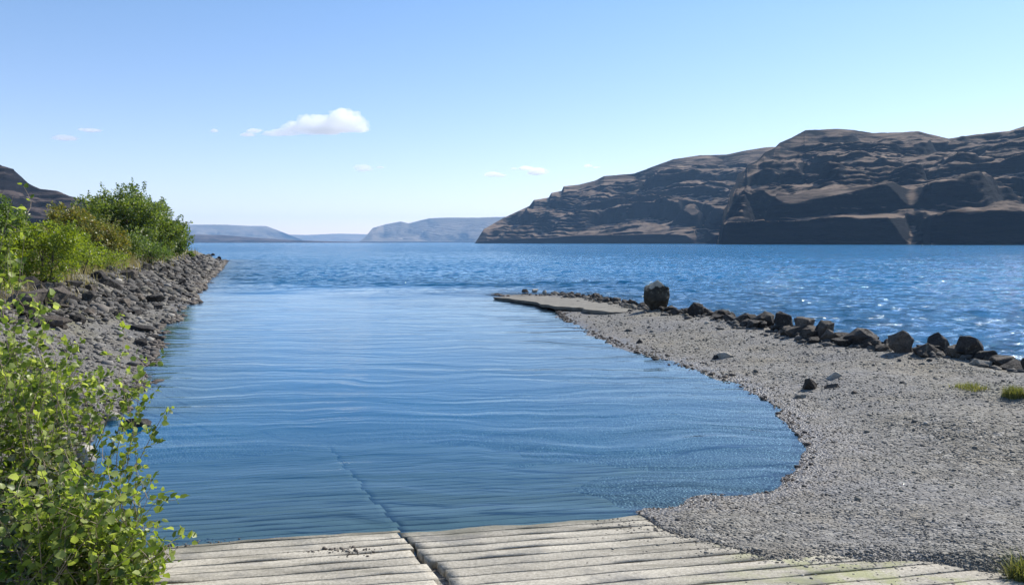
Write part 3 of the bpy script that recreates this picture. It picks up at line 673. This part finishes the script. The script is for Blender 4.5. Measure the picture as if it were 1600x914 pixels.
bank_rock(52, 463, 40, 20, 'tan rock at the top of the riprap beside the yellow green shrub', M_ROCKB, 404)
bank_rock(152, 440, 26, 18, 'black pointed rock on top of the riprap left of the middle', M_ROCK, 405, n=14)
bank_rock(196, 436, 30, 16, 'pinkish grey rock below the dark shrub on the left bank', M_ROCKB, 406)
bank_rock(216, 517, 44, 10, 'long dark ledge rock lying at the cove edge, upper of three', M_ROCK, 407, dy=.5)
bank_rock(238, 530, 34, 8, 'long dark ledge rock reaching into the cove, middle of three', M_ROCK, 408, dy=.5)
bank_rock(218, 540, 30, 12, 'dark ledge rock near the cove edge, lowest of three', M_ROCK, 409, dy=.6)
bank_rock(205, 668, 52, 16, 'dark pointed rock reaching into the cove beyond the leafy sprig', M_ROCK, 410, n=14)
bank_rock(130, 722, 32, 30, 'round pale stone at the water edge beside the leafy bush', M_PALE, 411, n=26)
bank_rock(128, 745, 30, 22, 'brown stone under the round pale stone at the water edge', M_ROCKB, 412)
bank_rock(88, 640, 36, 20, 'pale tan stone showing through the leaves on the left beach', M_PALE, 413)
bank_rock(50, 622, 44, 34, 'grey boulder half hidden by leaves on the left beach', M_ROCKB, 414)
bank_rock(165, 655, 34, 14, 'pinkish flat stone at the water edge behind the leafy sprig', M_PALE, 415)
bank_rock(8, 570, 30, 40, 'dark boulder at the left picture edge behind the leaves', M_ROCK, 416)

# cobbles and gravel: scattered small stones, uncounted
def ico_pts():
    bm = bmesh.new(); bmesh.ops.create_icosphere(bm, subdivisions=1, radius=1); v = np.array([q.co[:] for q in bm.verts]); f = np.array([[q.index for q in fc.verts] for fc in bm.faces]); bm.free(); return v, f
IV, IF = ico_pts()
def scatter(name, label, mat, X, Y, Z, size, cat=None, flat=.55):
    n = len(X); a = rng.uniform(0, 6.28, n); sc = np.stack([size, size*rng.uniform(.55, .95, n), size*flat*rng.uniform(.6, 1.2, n)], -1)
    jit = 1+rng.uniform(-.28, .28, (n, len(IV)))
    V = IV[None]*jit[..., None]*sc[:, None, :]*.5
    ca, sa = np.cos(a)[:, None], np.sin(a)[:, None]
    VX = V[..., 0]*ca-V[..., 1]*sa; VY = V[..., 0]*sa+V[..., 1]*ca
    out = np.stack([VX+X[:, None], VY+Y[:, None], V[..., 2]+(Z+size*.08)[:, None]], -1).reshape(-1, 3)
    fc = (IF[None]+(np.arange(n)*len(IV))[:, None, None]).reshape(-1, 3)
    o = mesh_np(name, out, fc, mat, False); tag(o, label, cat or 'gravel', kind='stuff'); return o
def m_peb(name, stops):
    m = NM(name); g = m.n('ShaderNodeNewGeometry'); c = m.ramp(g.outputs['Random Per Island'], stops)
    n = m.noise(g.outputs['Position'], 40, 4, .7); c = m.mix(.25, c, m.ramp(n, [(.3, (.06, .055, .05)), (.7, (.4, .38, .35))]))
    pz = m.n('ShaderNodeSeparateXYZ'); m.l(g.outputs['Position'], pz.inputs[0])
    c = m.mix(m.mapr(m.noise(g.outputs['Position'], .45, 5, .65), .42, .62, 0, .55), c, m.mix(.5, c, (.10, .098, .092)))
    c = m.mix(m.mapr(m.noise(m.mapping(g.outputs['Position'], (1, 1, 1), (0, 0, 0), (9, 4, 0)), .8, 4, .6), .55, .66, 0, .4), c, (.30, .27, .20))
    c = m.mix(m.mapr(pz.outputs[2], .03, .14, .7, 0), c, m.mix(.5, c, (.075, .05, .035)))
    m.principled(c, .85, m.bump(n, .5, .01), .25); return m.m
M_PEB = m_peb('pebbles', [(0, (.045, .041, .033)), (.25, (.11, .10, .08)), (.6, (.165, .151, .12)), (.9, (.235, .215, .172)), (1, (.44, .41, .35))])
M_PEBW = m_peb('shore_pebbles', [(0, (.02, .017, .014)), (.45, (.06, .045, .035)), (.8, (.13, .105, .08)), (1, (.36, .34, .30))])
M_COB = m_peb('bank_cobbles', [(0, (.02, .019, .018)), (.35, (.06, .054, .05)), (.7, (.13, .12, .108)), (1, (.32, .30, .27))])
# right-hand gravel, sampled evenly in sight so that stones stay about as dense near and far
n = 34000; a = rng.uniform(850, 1680, n); b = 480+(940-480)*rng.uniform(0, 1, n)**.9
X, Y, Z = hit(a, b); ok = (Z > .03) & (Y < 40)
u, wv = ramp_uw(X, Y); rz = ramp_z(X, Y); on = (u > -3.6) & (u < 5.4) & (wv < 0) & (Z < rz-.02)
ok &= ~on
X, Y, Z = X[ok], Y[ok], height(X[ok], Y[ok]); pxs = rng.lognormal(math.log(2.25), .42, len(X)); size = np.clip(pxs*Y/F*(1+1.1*(rng.random(len(X)) < .02)), .010, .2)
scatter('gravel', 'loose grey pebbles over the gravel spit and shore', M_PEB, X, Y, Z, size)
# gravel spilled over the buried edge of the ramp
n = 9000; a = rng.uniform(900, 1640, n); b = rng.uniform(808, 935, n); X, Y, Z = hit(a, b); u, wv = ramp_uw(X, Y)
yb = np.interp(X, [1.20,1.42,1.55,1.90,2.3,3.0,3.6,4.0,5], [8.6,8.1,7.5,7.10,6.72,6.55,6.38,6.15,5.8])
dd = np.minimum(np.abs(Y-yb), np.abs(X-1.35)+np.maximum(0, 7.9-Y)*.6); ok = (u > .1) & (u < 5.4) & (wv < 0) & (rng.random(n) < np.exp(-dd/.24)*1.1+.02)
X, Y = X[ok], Y[ok]; Z = np.maximum(ramp_z(X, Y)-.002, height(X, Y))
scatter('gravel', 'pebbles spilled over the buried right edge of the ramp', M_PEB, X, Y, Z, np.clip(rng.lognormal(math.log(2.8), .45, len(X))*Y/F, .008, .05))
# wet pebbles along the cove waterline
def along(poly, n, spread, off):
    P = np.array(poly); seg = np.linalg.norm(np.diff(P, axis=0), axis=1); w_ = seg/(.5*(np.hypot(*P[:-1].T)+np.hypot(*P[1:].T))); w_ /= w_.sum()
    k = rng.choice(len(seg), n, p=w_); t = rng.uniform(0, 1, n); q = P[k]+(P[k+1]-P[k])*t[:, None]
    nr = np.stack([-(P[k+1]-P[k])[:, 1], (P[k+1]-P[k])[:, 0]], -1)/seg[k][:, None]
    return q+nr*rng.normal(off, spread, n)[:, None]
q = along(COVE[3:], 2200, .12, 0); Z = height(q[:, 0], q[:, 1]); ok = Z > -.06; q, Z = q[ok], Z[ok]
scatter('gravel', 'reddish brown wet pebbles along the cove waterline', M_PEBW, q[:, 0], q[:, 1], Z, np.clip(rng.lognormal(math.log(2.6), .5, len(q))*np.hypot(*q.T)/F, .015, .2))
scatter('rubble', 'small dark rubble packed between the rocks of the row on the spit', m_peb('dark_rubble', [(0, (.012, .011, .010)), (.6, (.05, .044, .038)), (1, (.16, .145, .12))]), *scatter_later, cat='rubble')
# left beach cobbles
n = 9000; a = rng.uniform(-60, 350, n); b = 400+(900-400)*rng.uniform(0, 1, n)**1.1
X, Y, Z = hit(a, b); X, Y = X, Y; Z = height(X, Y); ok = (Z > -.03) & (Z < 1.7) & (X < -2.6) & (seg_dist(X, Y, LEFT) < 4.5)
u, wv = ramp_uw(X, Y); ok &= ~((u > -3.6) & (wv < .3))
X, Y, Z = X[ok], Y[ok], Z[ok]; size = np.clip(rng.lognormal(math.log(5.0), .5, len(X))*Y/F, .02, .5)
scatter('cobbles', 'grey brown cobbles covering the left beach between the riprap and the bush', M_COB, X, Y, Z, size, cat='cobbles')
q = along(LEFT[5:], 3000, .22, .05); Z = height(q[:, 0], q[:, 1]); ok = (Z > -.1); q, Z = q[ok], Z[ok]
uu, ww = ramp_uw(q[:, 0], q[:, 1]); ok = ~((uu > -3.55) & (ww < .6)); q, Z = q[ok], Z[ok]
scatter('cobbles', 'brown wet cobbles along the left waterline', M_PEBW, q[:, 0], q[:, 1], Z, np.clip(rng.lognormal(math.log(4.2), .6, len(q))*np.hypot(*q.T)/F, .02, .5), cat='cobbles')
n = 5200; a = rng.uniform(-60, 350, n); b = rng.uniform(400, 505, n); okp = inside(a, b, bank); a, b = a[okp], b[okp]; X, Y, Z = hit(a, b); Z = height(X, Y)
ok = (Z > 0) & (rng.random(len(X)) < np.clip(.9-.8*(b-470)/40, .15, .9)); X, Y, Z, b = X[ok], Y[ok], Z[ok], b[ok]
scatter('rubble', 'dark broken basalt rubble between the larger riprap rocks on the left bank', m_peb('bank_rubble', [(0, (.010, .009, .008)), (.6, (.045, .039, .034)), (1, (.15, .13, .11))]), X, Y, Z, np.clip(rng.lognormal(math.log(7.5), .45, len(X))*Y/F, .05, .7), cat='rubble', flat=.7)
# debris on the ramp
X, Y, Z = hit(np.concatenate([rng.normal(535, 26, 110), rng.normal(330, 20, 30), rng.normal(265, 14, 40)]), np.concatenate([rng.normal(873, 5, 110), rng.normal(843, 2.5, 30), rng.normal(852, 3, 40)]))
Z = ramp_z(X, Y)+.012
scatter('debris', 'dark twigs and grit lying on the left lane of the ramp', M_PEBW, X, Y, Z, np.clip(rng.lognormal(math.log(3.0), .5, len(X))*Y/F, .008, .05), cat='debris')

# ------------------------------------------------------------------ plants
def unit(v): return v/(np.linalg.norm(v, axis=-1, keepdims=True)+1e-9)
def leaves_mesh(P, D, size, lobed=False, width=.55, fold=.25, upb=.5):
    """leaf blades at points P growing along D; returns verts, faces"""
    n = len(P); D = unit(D); up = unit(rng.normal(0, 1, (n, 3))+np.array([0, 0, upb*2])); side = unit(np.cross(D, up)); nrm = np.cross(side, D)
    s = size[:, None]
    if lobed:
        b = P; m1 = P+D*s*.28; l1 = m1+side*s*width*.5+nrm*s*fold*.3; r1 = m1-side*s*width*.5+nrm*s*fold*.3
        m2 = P+D*s*.68; l2 = m2+side*s*width*.36+nrm*s*fold*.25; r2 = m2-side*s*width*.36+nrm*s*fold*.25; t = P+D*s-nrm*s*.12; c = P+D*s*.5
        V = np.stack([b, l1, l2, t, r2, r1, c], 1).reshape(-1, 3); i = (np.arange(n)*7)[:, None]
        F3 = np.concatenate([i+np.array([[0, 1, 6]]), i+np.array([[1, 2, 6]]), i+np.array([[2, 3, 6]]), i+np.array([[3, 4, 6]]), i+np.array([[4, 5, 6]]), i+np.array([[5, 0, 6]])])
        return V, F3
    b = P; m_ = P+D*s*.5; l = m_+side*s*width*.5+nrm*s*fold*.3; r = m_-side*s*width*.5+nrm*s*fold*.3; t = P+D*s
    V = np.stack([b, l, t, r], 1).reshape(-1, 3); i = (np.arange(n)*4)[:, None]
    return V, np.concatenate([i+np.array([[0, 1, 2]]), i+np.array([[0, 2, 3]])])
def tube(path, r0, r1, k=5):
    path = np.array(path); n = len(path); d = np.gradient(path, axis=0); d = unit(d)
    a = unit(np.cross(d, np.array([.3, .9, .1]))); b = np.cross(d, a); rr = np.linspace(r0, r1, n)[:, None, None]
    th = np.linspace(0, 2*math.pi, k, endpoint=False)
    ring = path[:, None]+rr*(a[:, None]*np.cos(th)[None, :, None]+b[:, None]*np.sin(th)[None, :, None])
    V = ring.reshape(-1, 3); Fc = []
    for i in range(n-1):
        for j in range(k): Fc.append((i*k+j, i*k+(j+1) % k, (i+1)*k+(j+1) % k, (i+1)*k+j))
    return V, np.array(Fc)
def join(parts):
    V = []; Fs = []; o = 0
    for v, f in parts: V.append(v); Fs.append(f+o); o += len(v)
    return np.concatenate(V), np.concatenate(Fs)
def bend(p0, p1, n, amp, sag=0):
    t = np.linspace(0, 1, n)[:, None]; off = rng.normal(0, 1, 3)*amp*np.linalg.norm(p1-p0)
    q = p0+(p1-p0)*t+off*np.sin(t*math.pi)+np.array([0, 0, -sag])*(t**2); return q
M_BARK = m_bark('bark'); M_TWIG = m_bark('twig', (.16, .12, .08), (.34, .28, .20))
LF_DARK = m_leaf('dense_leaves', [(.030, .058, .014), (.070, .11, .020), (.12, .165, .028), (.18, .21, .04)], .48, .05)
LF_MID = m_leaf('green_leaves', [(.035, .065, .014), (.075, .12, .02), (.13, .19, .03)], .48, .05)
LF_YG = m_leaf('yellow_green_leaves', [(.07, .10, .012), (.15, .20, .018), (.25, .29, .028)], .5, .04)
LF_OLIVE = m_leaf('olive_gold_leaves', [(.06, .08, .02), (.12, .14, .028), (.19, .19, .04), (.22, .13, .04)], .35, .04)
LF_TAN = m_leaf('dry_straw', [(.14, .12, .05), (.24, .20, .10), (.34, .28, .17)], .3, .03)
LF_FORE = m_leaf('bright_leaves', [(.025, .05, .018), (.07, .11, .022), (.15, .20, .035), (.24, .29, .06), (.38, .42, .20)], .5, .02, .4)
LF_GREY = m_leaf('grey_green_leaves', [(.05, .075, .035), (.12, .14, .08), (.24, .25, .17)], .3, .02)
LF_GRASS = m_leaf('grass_blades', [(.06, .085, .02), (.14, .15, .04), (.27, .24, .11)], .35, .04)

def crown_tree(name, label, cat, base, W, H, mat, nleaf, leaf, trunk_r, clumps=46, low=.12, group=None, squash=.9, lean=0., clump_r=.2, stems=1):
    """trunk + limbs to leaf clumps spread through an irregular crown"""
    base = np.array(base, float); t = empty(name, tuple(base), label, cat, group)
    cs = []
    for i in range(clumps):
        z = rng.uniform(-.95, 1); a = rng.uniform(0, 6.28); q = math.sqrt(max(0, 1-z*z)); rr = rng.uniform(.55, 1.0)*(1+.18*math.sin(a*3+z*4))
        c = np.array([q*math.cos(a)*rr*W/2, q*math.sin(a)*rr*W/2*squash, H*(low+(1-low)*(.5+.5*z*rr*.95))])
        c[0] += lean*c[2]; cs.append(c)
    cs = np.array(cs); cr = rng.uniform(.6, 1.25, clumps)*clump_r*W
    k = rng.choice(clumps, nleaf, p=cr**2/(cr**2).sum()); d = unit(rng.normal(0, 1, (nleaf, 3))); rad_ = rng.uniform(.45, 1.0, nleaf)**.6
    P0 = cs[k]+d*(cr[k]*rad_)[:, None]*np.array([1, 1, .78])
    nsh = 70; sc_ = cs[rng.choice(clumps, nsh)]; sdir = unit(unit(sc_-np.array([0, 0, H*.3]))+rng.normal(0, .35, (nsh, 3))+np.array([0, 0, .5])); sl = rng.uniform(.12, .30, nsh)*W*.8
    ks = rng.choice(nsh, nleaf); shoot = rng.random(nleaf) < (.12 if cat == 'tree' else .2); ts = rng.uniform(.2, 1, nleaf)
    PS = sc_[ks]+sdir[ks]*(sl[ks]*ts*1.35)[:, None]+rng.normal(0, 1, (nleaf, 3))*(.022*W*(1.2-ts))[:, None]
    P = np.where(shoot[:, None], PS, P0); P[:, 2] = np.maximum(P[:, 2], .05)
    D = unit(d+rng.normal(0, .6, (nleaf, 3))+np.array([0, 0, .25]))
    V, Fc = leaves_mesh(P, D, rng.uniform(.6, 1.3, nleaf)*leaf, width=.6)
    mesh_np('crown', V, Fc, mat, False, parent=t)
    parts = []
    for s_ in range(stems):
        off = np.array([rng.normal(0, .08*W), rng.normal(0, .08*W), 0])*(stems > 1)
        topp = np.array([lean*H*.6, 0, H*.62])+off*2; tr = bend(off+np.array([0, 0, -.2]), topp, 8, .05); parts.append(tube(tr, trunk_r, trunk_r*.3, 7))
        for c in cs[rng.choice(clumps, min(clumps, 16//stems+3), replace=False)]:
            j = rng.integers(2, 6); parts.append(tube(bend(tr[j], c, 6, .08), trunk_r*.35, trunk_r*.08, 4))
    V, Fc = join(parts); mesh_np('trunk' if stems == 1 else 'stems', V, Fc, M_BARK, True, parent=t)
    return t
def at_ground(px, py, Yr=None):
    x, y, z = (float(v[0]) for v in hit(np.array([float(px)]), np.array([float(py)]))); return x, y, z
def tree_px(name, label, cat, px, pb, Y, wpx, top, mat, nleaf, leaf, tr, **k):
    """stand a plant on the bank at depth Y, sized so it spans the photo's extent"""
    x = (px-800)/F*Y; z = float(height(np.array([x]), np.array([Y]))[0]); s = Y/F
    ztop = HC+(HOR-top)*s; ztop = z+(ztop-z)*.90; return crown_tree(name, label, cat, (x, Y, z), wpx*s, ztop-z, mat, nleaf, leaf, tr, **k)
tree_px('tree', 'tall dense dark green tree, highest of the clump on the left bank', 'tree', 200, 404, 62, 116, 292, LF_DARK, 30000, .18, .16, clump_r=.145, clumps=80)
tree_px('tree', 'dense green tree right of the highest one, sloping down to the point', 'tree', 240, 402, 66, 88, 312, LF_DARK, 20000, .18, .14, clump_r=.16, clumps=60, lean=-.05)
tree_px('tree', 'small rounded green tree nearest the water at the right of the clump', 'tree', 268, 402, 70, 52, 344, LF_MID, 9000, .16, .08, clump_r=.2, clumps=26)
tree_px('shrub', 'dark green shrub in front of the tall dense tree, above the riprap', 'shrub', 200, 412, 52, 56, 364, LF_DARK, 4000, .12, .04, clump_r=.2, clumps=24, stems=3)
tree_px('shrub', 'bright green shrub under the right side of the dense trees', 'shrub', 236, 408, 55, 54, 368, LF_MID, 4000, .12, .04, clump_r=.2, clumps=24, stems=3)
tree_px('shrub', 'olive green thicket filling the gap behind the sandy green shrub', 'shrub', 84, 430, 50, 84, 352, LF_OLIVE, 5000, .13, .04, clump_r=.2, clumps=30, stems=3)
tree_px('tree', 'broad green tree at the back, between the rust tinged tree and the tallest one', 'tree', 160, 410, 72, 80, 326, LF_MID, 7000, .17, .10, clump_r=.2, clumps=30)
tree_px('shrub', 'low leafy shrub at the foot of the golden olive one', 'shrub', 150, 426, 40, 70, 388, LF_YG, 3200, .10, .03, clump_r=.22, clumps=22, stems=4, low=.02)
tree_px('shrub', 'small dark bush standing on the bare bank near the point', 'shrub', 296, 400, 84, 12, 392, LF_DARK, 500, .16, .03, clumps=8, stems=2)
tree_px('tree', 'olive and rust tinged tree left of the dense green clump', 'tree', 126, 420, 46, 84, 316, LF_OLIVE, 11000, .14, .08, clump_r=.17, clumps=36)
tree_px('shrub', 'golden olive shrub right of the rust tinged tree', 'shrub', 166, 424, 44, 76, 346, LF_OLIVE, 8000, .12, .04, clump_r=.2, clumps=26, stems=3)
tree_px('shrub', 'sandy green shrub between the yellow green shrub and the golden one', 'shrub', 112, 434, 34, 74, 364, LF_YG, 4200, .10, .04, clump_r=.2, clumps=24, stems=3)
tree_px('shrub', 'bright yellow green shrub above the left riprap', 'shrub', 60, 448, 27, 112, 345, LF_YG, 15000, .085, .04, clump_r=.17, clumps=40, stems=4, low=.02)
tree_px('tree', 'dark green tree at the left picture edge behind the yellow green shrub', 'tree', 2, 440, 33, 84, 294, LF_MID, 8500, .12, .09, clump_r=.17, clumps=40)
tree_px('shrub', 'green leafy shrub at the left picture edge over the brown boulder', 'shrub', -14, 456, 21.5, 78, 400, LF_FORE, 3000, .10, .03, clump_r=.2, clumps=20, stems=3, low=.02)

def grass_mesh(P, h, mat_name=None, lean=.45, wid=.012, seg=3):
    n = len(P); a = rng.uniform(0, 6.28, n); d = np.stack([np.cos(a), np.sin(a), 0*a], -1); w_ = np.stack([-np.sin(a), np.cos(a), 0*a], -1)
    lw = np.asarray(wid)*np.ones(n); ln = rng.uniform(.1, 1, n)*lean; V = []
    for i in range(seg+1):
        t = i/seg; c = P+np.array([0, 0, 1.])*(h*t*(1-.3*ln*t))[:, None]+d*(h*ln*t*t)[:, None]; ww_ = (lw*(1-t*.85))[:, None]*w_
        V += [c-ww_, c+ww_]
    V = np.stack(V, 1).reshape(-1, 3); m_ = 2*(seg+1); i0 = (np.arange(n)*m_)[:, None]
    return V, np.concatenate([i0+np.array([[2*i, 2*i+1, 2*i+3, 2*i+2]]) for i in range(seg)])
def tuft(label, px, py, wpx, hpx, n, mat, dy=.6, cat='grass tuft'):
    x, y, z = at_ground(px, py); W = wpx*y/F; H = hpx*y/F
    q = np.stack([rng.uniform(-1, 1, n)*rng.random(n)**.5*W/2.6, rng.uniform(-1, 1, n)*W*dy/2.6], -1); Z = height(q[:, 0]+x, q[:, 1]+y)-z-.01
    V, Fc = grass_mesh(np.concatenate([q, Z[:, None]], 1), rng.uniform(.4, 1.1, n)*H, wid=.004+H*.012, lean=.8)
    o = mesh_np('grass_tuft', V, Fc, mat, False); o.location = (x, y, z); return tag(o, label, cat)
gp = tuft('low yellowish grass patch on the gravel under the right end of the rock row', 1517, 607, 60, 10, 420, LF_GRASS, 1.0); gp['kind'] = 'stuff'
tuft('green grass tuft at the right edge on the gravel, beside the yellowish patch', 1586, 620, 40, 20, 700, LF_GRASS, .8)
tuft('thin grass sprig in front of the long flat rock at the right end', 1597, 580, 14, 22, 90, LF_GRASS)
tuft('tall yellow green grass tuft in the bottom right corner', 1598, 916, 60, 56, 420, LF_GRASS)
tuft('dry straw coloured grass tuft in the bottom left corner', 40, 930, 110, 95, 420, LF_TAN)
# dry grass on the left plateau
n = 30000; a = rng.uniform(-160, 345, n); Yg = np.exp(rng.uniform(math.log(19), math.log(105), n)); X = (a-800)/F*Yg
d = seg_dist(X, Yg, LEFT); ins_ = inside(X, Yg, LAND); ok = ins_ & (d > 2.7+rng.uniform(0, 1.5, n)) & (d < 16)
X, Yg = X[ok], Yg[ok]; Z = height(X, Yg); hgt = rng.uniform(.25, .8, len(X))*(1+.5*fbm(X*.3, Yg*.3, 0, 2, 5))*np.clip(Yg/40, .8, 1.3)
V, Fc = grass_mesh(np.stack([X, Yg, Z-.02], -1), hgt, wid=.010+Yg*.00028)
tag(mesh_np('dry_grass', V, Fc, LF_TAN, False), 'dry tan and green grass growing along the top of the left bank', 'grass', kind='stuff')

# foreground leafy bushes: arching stems with alternate leaves, spaced so stones and water show between
def leafy_bush(label, base, tips, nst, mat, leaf, per, tw=.007, spread=.15, extra_grey=0.0, seed=1):
    base = np.array(base, float); t = empty('leafy_bush', tuple(base), label, 'bush')
    parts = []; P = []; D = []
    for i in range(nst):
        tip = np.array(tips[i % len(tips)], float)-base+rng.normal(0, spread, 3)*np.array([1, 1, .8]); tip[2] = max(tip[2], .12)
        b0 = rng.normal(0, .18, 3)*np.array([1.4, 1.4, 0]); path = bend(b0, tip, 10, .07, 0); parts.append(tube(path, tw, tw*.3, 4))
        for s_ in range(3+int(rng.integers(0, 3))):
            j = int(rng.integers(4, 10)); q0 = path[j]; q1 = q0+unit(rng.normal(0, 1, 3)+np.array([0, 0, .4]))*rng.uniform(.12, .34); sub = bend(q0, q1, 5, .1); parts.append(tube(sub, tw*.45, tw*.2, 3))
            m_ = per; tt = rng.uniform(.1, 1.02, m_); idx = tt*4; lo = np.clip(idx.astype(int), 0, 3); fr_ = (idx-lo)[:, None]
            pp = sub[lo]*(1-fr_)+sub[lo+1]*fr_; P.append(pp); D.append(unit(rng.normal(0, .8, (m_, 3))+unit(q1-q0)*.6+np.array([0, 0, .15])))
        m_ = per*2; tt = rng.uniform(.3, 1.02, m_); idx = tt*9; lo = np.clip(idx.astype(int), 0, 8); fr_ = (idx-lo)[:, None]
        pp = path[lo]*(1-fr_)+path[lo+1]*fr_; P.append(pp); D.append(unit(rng.normal(0, .9, (m_, 3))+np.array([0, 0, .2])))
    P = np.concatenate(P); D = np.concatenate(D); P = P+D*.02
    V, Fc = leaves_mesh(P, D, rng.uniform(.55, 1.25, len(P))*leaf, lobed=True, width=.85, upb=.7)
    mesh_np('foliage', V, Fc, mat, False, parent=t)
    V, Fc = join(parts); mesh_np('stems', V, Fc, M_TWIG, True, parent=t); return t
def tp(px, py, Y): return tuple(float(v) for v in at_depth(px, py, Y))
def gb(px, Y):
    x = (px-800)/F*Y; return (x, Y, float(max(height(np.array([x]), np.array([Y]))[0], 0.02)))
leafy_bush('broad green leafy bush filling the bottom left, beside the ramp edge', gb(110, 5.6),
    [tp(x, y, 5.6+random.uniform(-.5, .6)) for x, y in [(228,855),(160,812),(140,800),(105,775),(80,760),(60,770),(20,790),(190,880),(215,888),(120,860),(60,860),(10,870),(150,840),(180,850)]], 92, LF_FORE, .060, 9)
leafy_bush('leafy bush along the left picture edge, its top with the brightest leaves', gb(-10, 6.6),
    [tp(x, y, 6.4+random.uniform(-.4, .4)) for x, y in [(25,508),(50,530),(15,540),(70,570),(40,600),(10,620),(70,620),(0,680),(50,680),(20,730),(80,730),(100,710)]], 60, LF_FORE, .058, 9)
leafy_bush('arching bush whose sprigs reach out over the cove water', gb(90, 7.0),
    [tp(x, y, 7.0+random.uniform(-.3, .3)) for x, y in [(222,635),(200,600),(180,655),(140,600),(135,560),(150,580),(110,590),(185,600),(110,640),(150,640)]], 19, LF_FORE, .06, 8, spread=.14)
leafy_bush('grey green dusty bush low between the two brighter ones', gb(90, 6.0),
    [tp(x, y, 6.1+random.uniform(-.3, .3)) for x, y in [(90,740),(70,720),(50,740),(105,800),(100,830),(40,830),(160,800),(20,770),(180,840)]], 44, LF_GREY, .055, 9)
leafy_bush('tall leafy sprig at the left picture edge reaching above the riprap', gb(-90, 8.0),
    [tp(x, y, 8.0+random.uniform(-.2, .2)) for x, y in [(8,310),(12,350),(5,390),(-5,335),(14,440),(0,430)]], 12, LF_FORE, .085, 5, spread=.10)

leafy_bush('low green creeping plant on the left beach just beyond the tall bush', gb(40, 10.5),
    [tp(x, y, 10.5+random.uniform(-.6, .6)) for x, y in [(60,560),(100,565),(30,560),(140,585),(80,590),(120,600),(10,570)]], 26, LF_FORE, .07, 7)
# ------------------------------------------------------------------ clouds: lumpy closed volumes far beyond the haze
cm = bpy.data.materials.new('cloud_vapour'); cm.use_nodes = True; ct = cm.node_tree; ct.nodes.clear()
co_ = ct.nodes.new('ShaderNodeOutputMaterial'); pv = ct.nodes.new('ShaderNodeVolumePrincipled'); pv.inputs['Color'].default_value = (1, 1, 1, 1)
pv.inputs['Density'].default_value = .0042; pv.inputs['Anisotropy'].default_value = .55; ct.links.new(pv.outputs[0], co_.inputs['Volume'])
cm2 = cm.copy(); cm2.name = 'thin_cloud_vapour'; [n_ for n_ in cm2.node_tree.nodes if n_.type == 'PRINCIPLED_VOLUME'][0].inputs['Density'].default_value = .008
def cloud(label, blobs, Y, mat=cm):
    """blobs: (px, py, rx px, ry px)"""
    s = Y/F; bm = bmesh.new(); c0 = np.array(at_depth(blobs[0][0], blobs[0][1], Y))
    for i, (a, b, rx, ry) in enumerate(blobs):
        c = np.array(at_depth(a, b, Y))-c0; r = bmesh.ops.create_icosphere(bm, subdivisions=4, radius=1)
        co = np.array([v.co[:] for v in r['verts']]); d = 1+.36*fbm(co[:, 0]*2.2+i*3.1, co[:, 1]*2.2, co[:, 2]*2.2, 4, 60+i, .6)
        depth_r = (rx+ry)/2
        for v, k_ in zip(r['verts'], d):
            zz = v.co.z*k_; zz = zz if zz > 0 else zz*.55
            v.co = Vector((v.co.x*k_*rx*s+c[0], v.co.y*k_*depth_r*s+c[1]+random.Random(i).uniform(-1, 1)*rx*s*.3, zz*ry*s+c[2]))
    me = bpy.data.meshes.new('cloud'); bm.to_mesh(me); bm.free(); me.materials.append(mat)
    o = bpy.data.objects.new('cloud', me); COL.objects.link(o); o.location = tuple(c0); tag(o, label, 'cloud')
    md = o.modifiers.new('remesh', 'REMESH'); md.mode = 'VOXEL'; md.voxel_size = 1.0*s; return o
YC = 18500
cloud('largest white cumulus cloud, wedge shaped, above the middle of the cove',
      [(515,198,32,16),(540,190,26,20),(558,198,18,13),(490,196,22,14),(468,202,22,11),(440,208,26,7),(425,210,16,4),(530,181,14,9),(548,204,26,7),(505,205,40,8),(500,188,16,8)], YC)
cloud('small bright flat cloud at far left', [(97,216,18,6),(108,218,14,4),(90,215,9,4)], YC)
cloud('faint thin cloud wisp just right of the small flat cloud', [(140,204,15,3.5),(130,203,8,2.5)], YC, cm2)
cloud('small round white cloud below the largest one', [(567,264,13,8),(560,262,8,5)], YC)
cloud('faint tiny wisp right of the small round cloud', [(593,262,7,2.5)], YC, cm2)
cloud('faint tiny puff left of the largest cloud', [(334,205,6,4)], YC, cm2)
cloud('thin wisp trailing off the left end of the largest cloud', [(385,211,12,4),(398,205,12,4)], YC, cm2)
cloud('low flat cloud over the hazy bluff', [(768,273,15,5),(782,275,9,4)], YC, cm2)
cloud('low ragged cloud right of the flat one, near the ridge', [(838,269,16,8),(822,264,12,5),(803,264,6,3)], YC, cm2)
cloud('faint wisp just above the right ridge', [(918,260,7,4),(932,262,6,2)], YC, cm2)

# ------------------------------------------------------------------ haze
hm = bpy.data.materials.new('haze_air'); hm.use_nodes = True; ht = hm.node_tree; ht.nodes.clear()
ho = ht.nodes.new('ShaderNodeOutputMaterial'); hv = ht.nodes.new('ShaderNodeVolumePrincipled')
hv.inputs['Color'].default_value = (.42, .68, 1, 1); hv.inputs['Density'].default_value = .000045; hv.inputs['Anisotropy'].default_value = .1
ht.links.new(hv.outputs[0], ho.inputs['Volume'])
bm = bmesh.new(); bmesh.ops.create_cube(bm, size=1)
for v in bm.verts: v.co = Vector((v.co.x*30000, 7250+v.co.y*18500, -6+(v.co.z+.5)*560))
me = bpy.data.meshes.new('haze'); bm.to_mesh(me); bm.free(); me.materials.append(hm)
tag(bpy.data.objects.new('haze', me), 'pale blue haze over the river valley', kind='stuff')
COL.objects.link(bpy.data.objects['haze'])
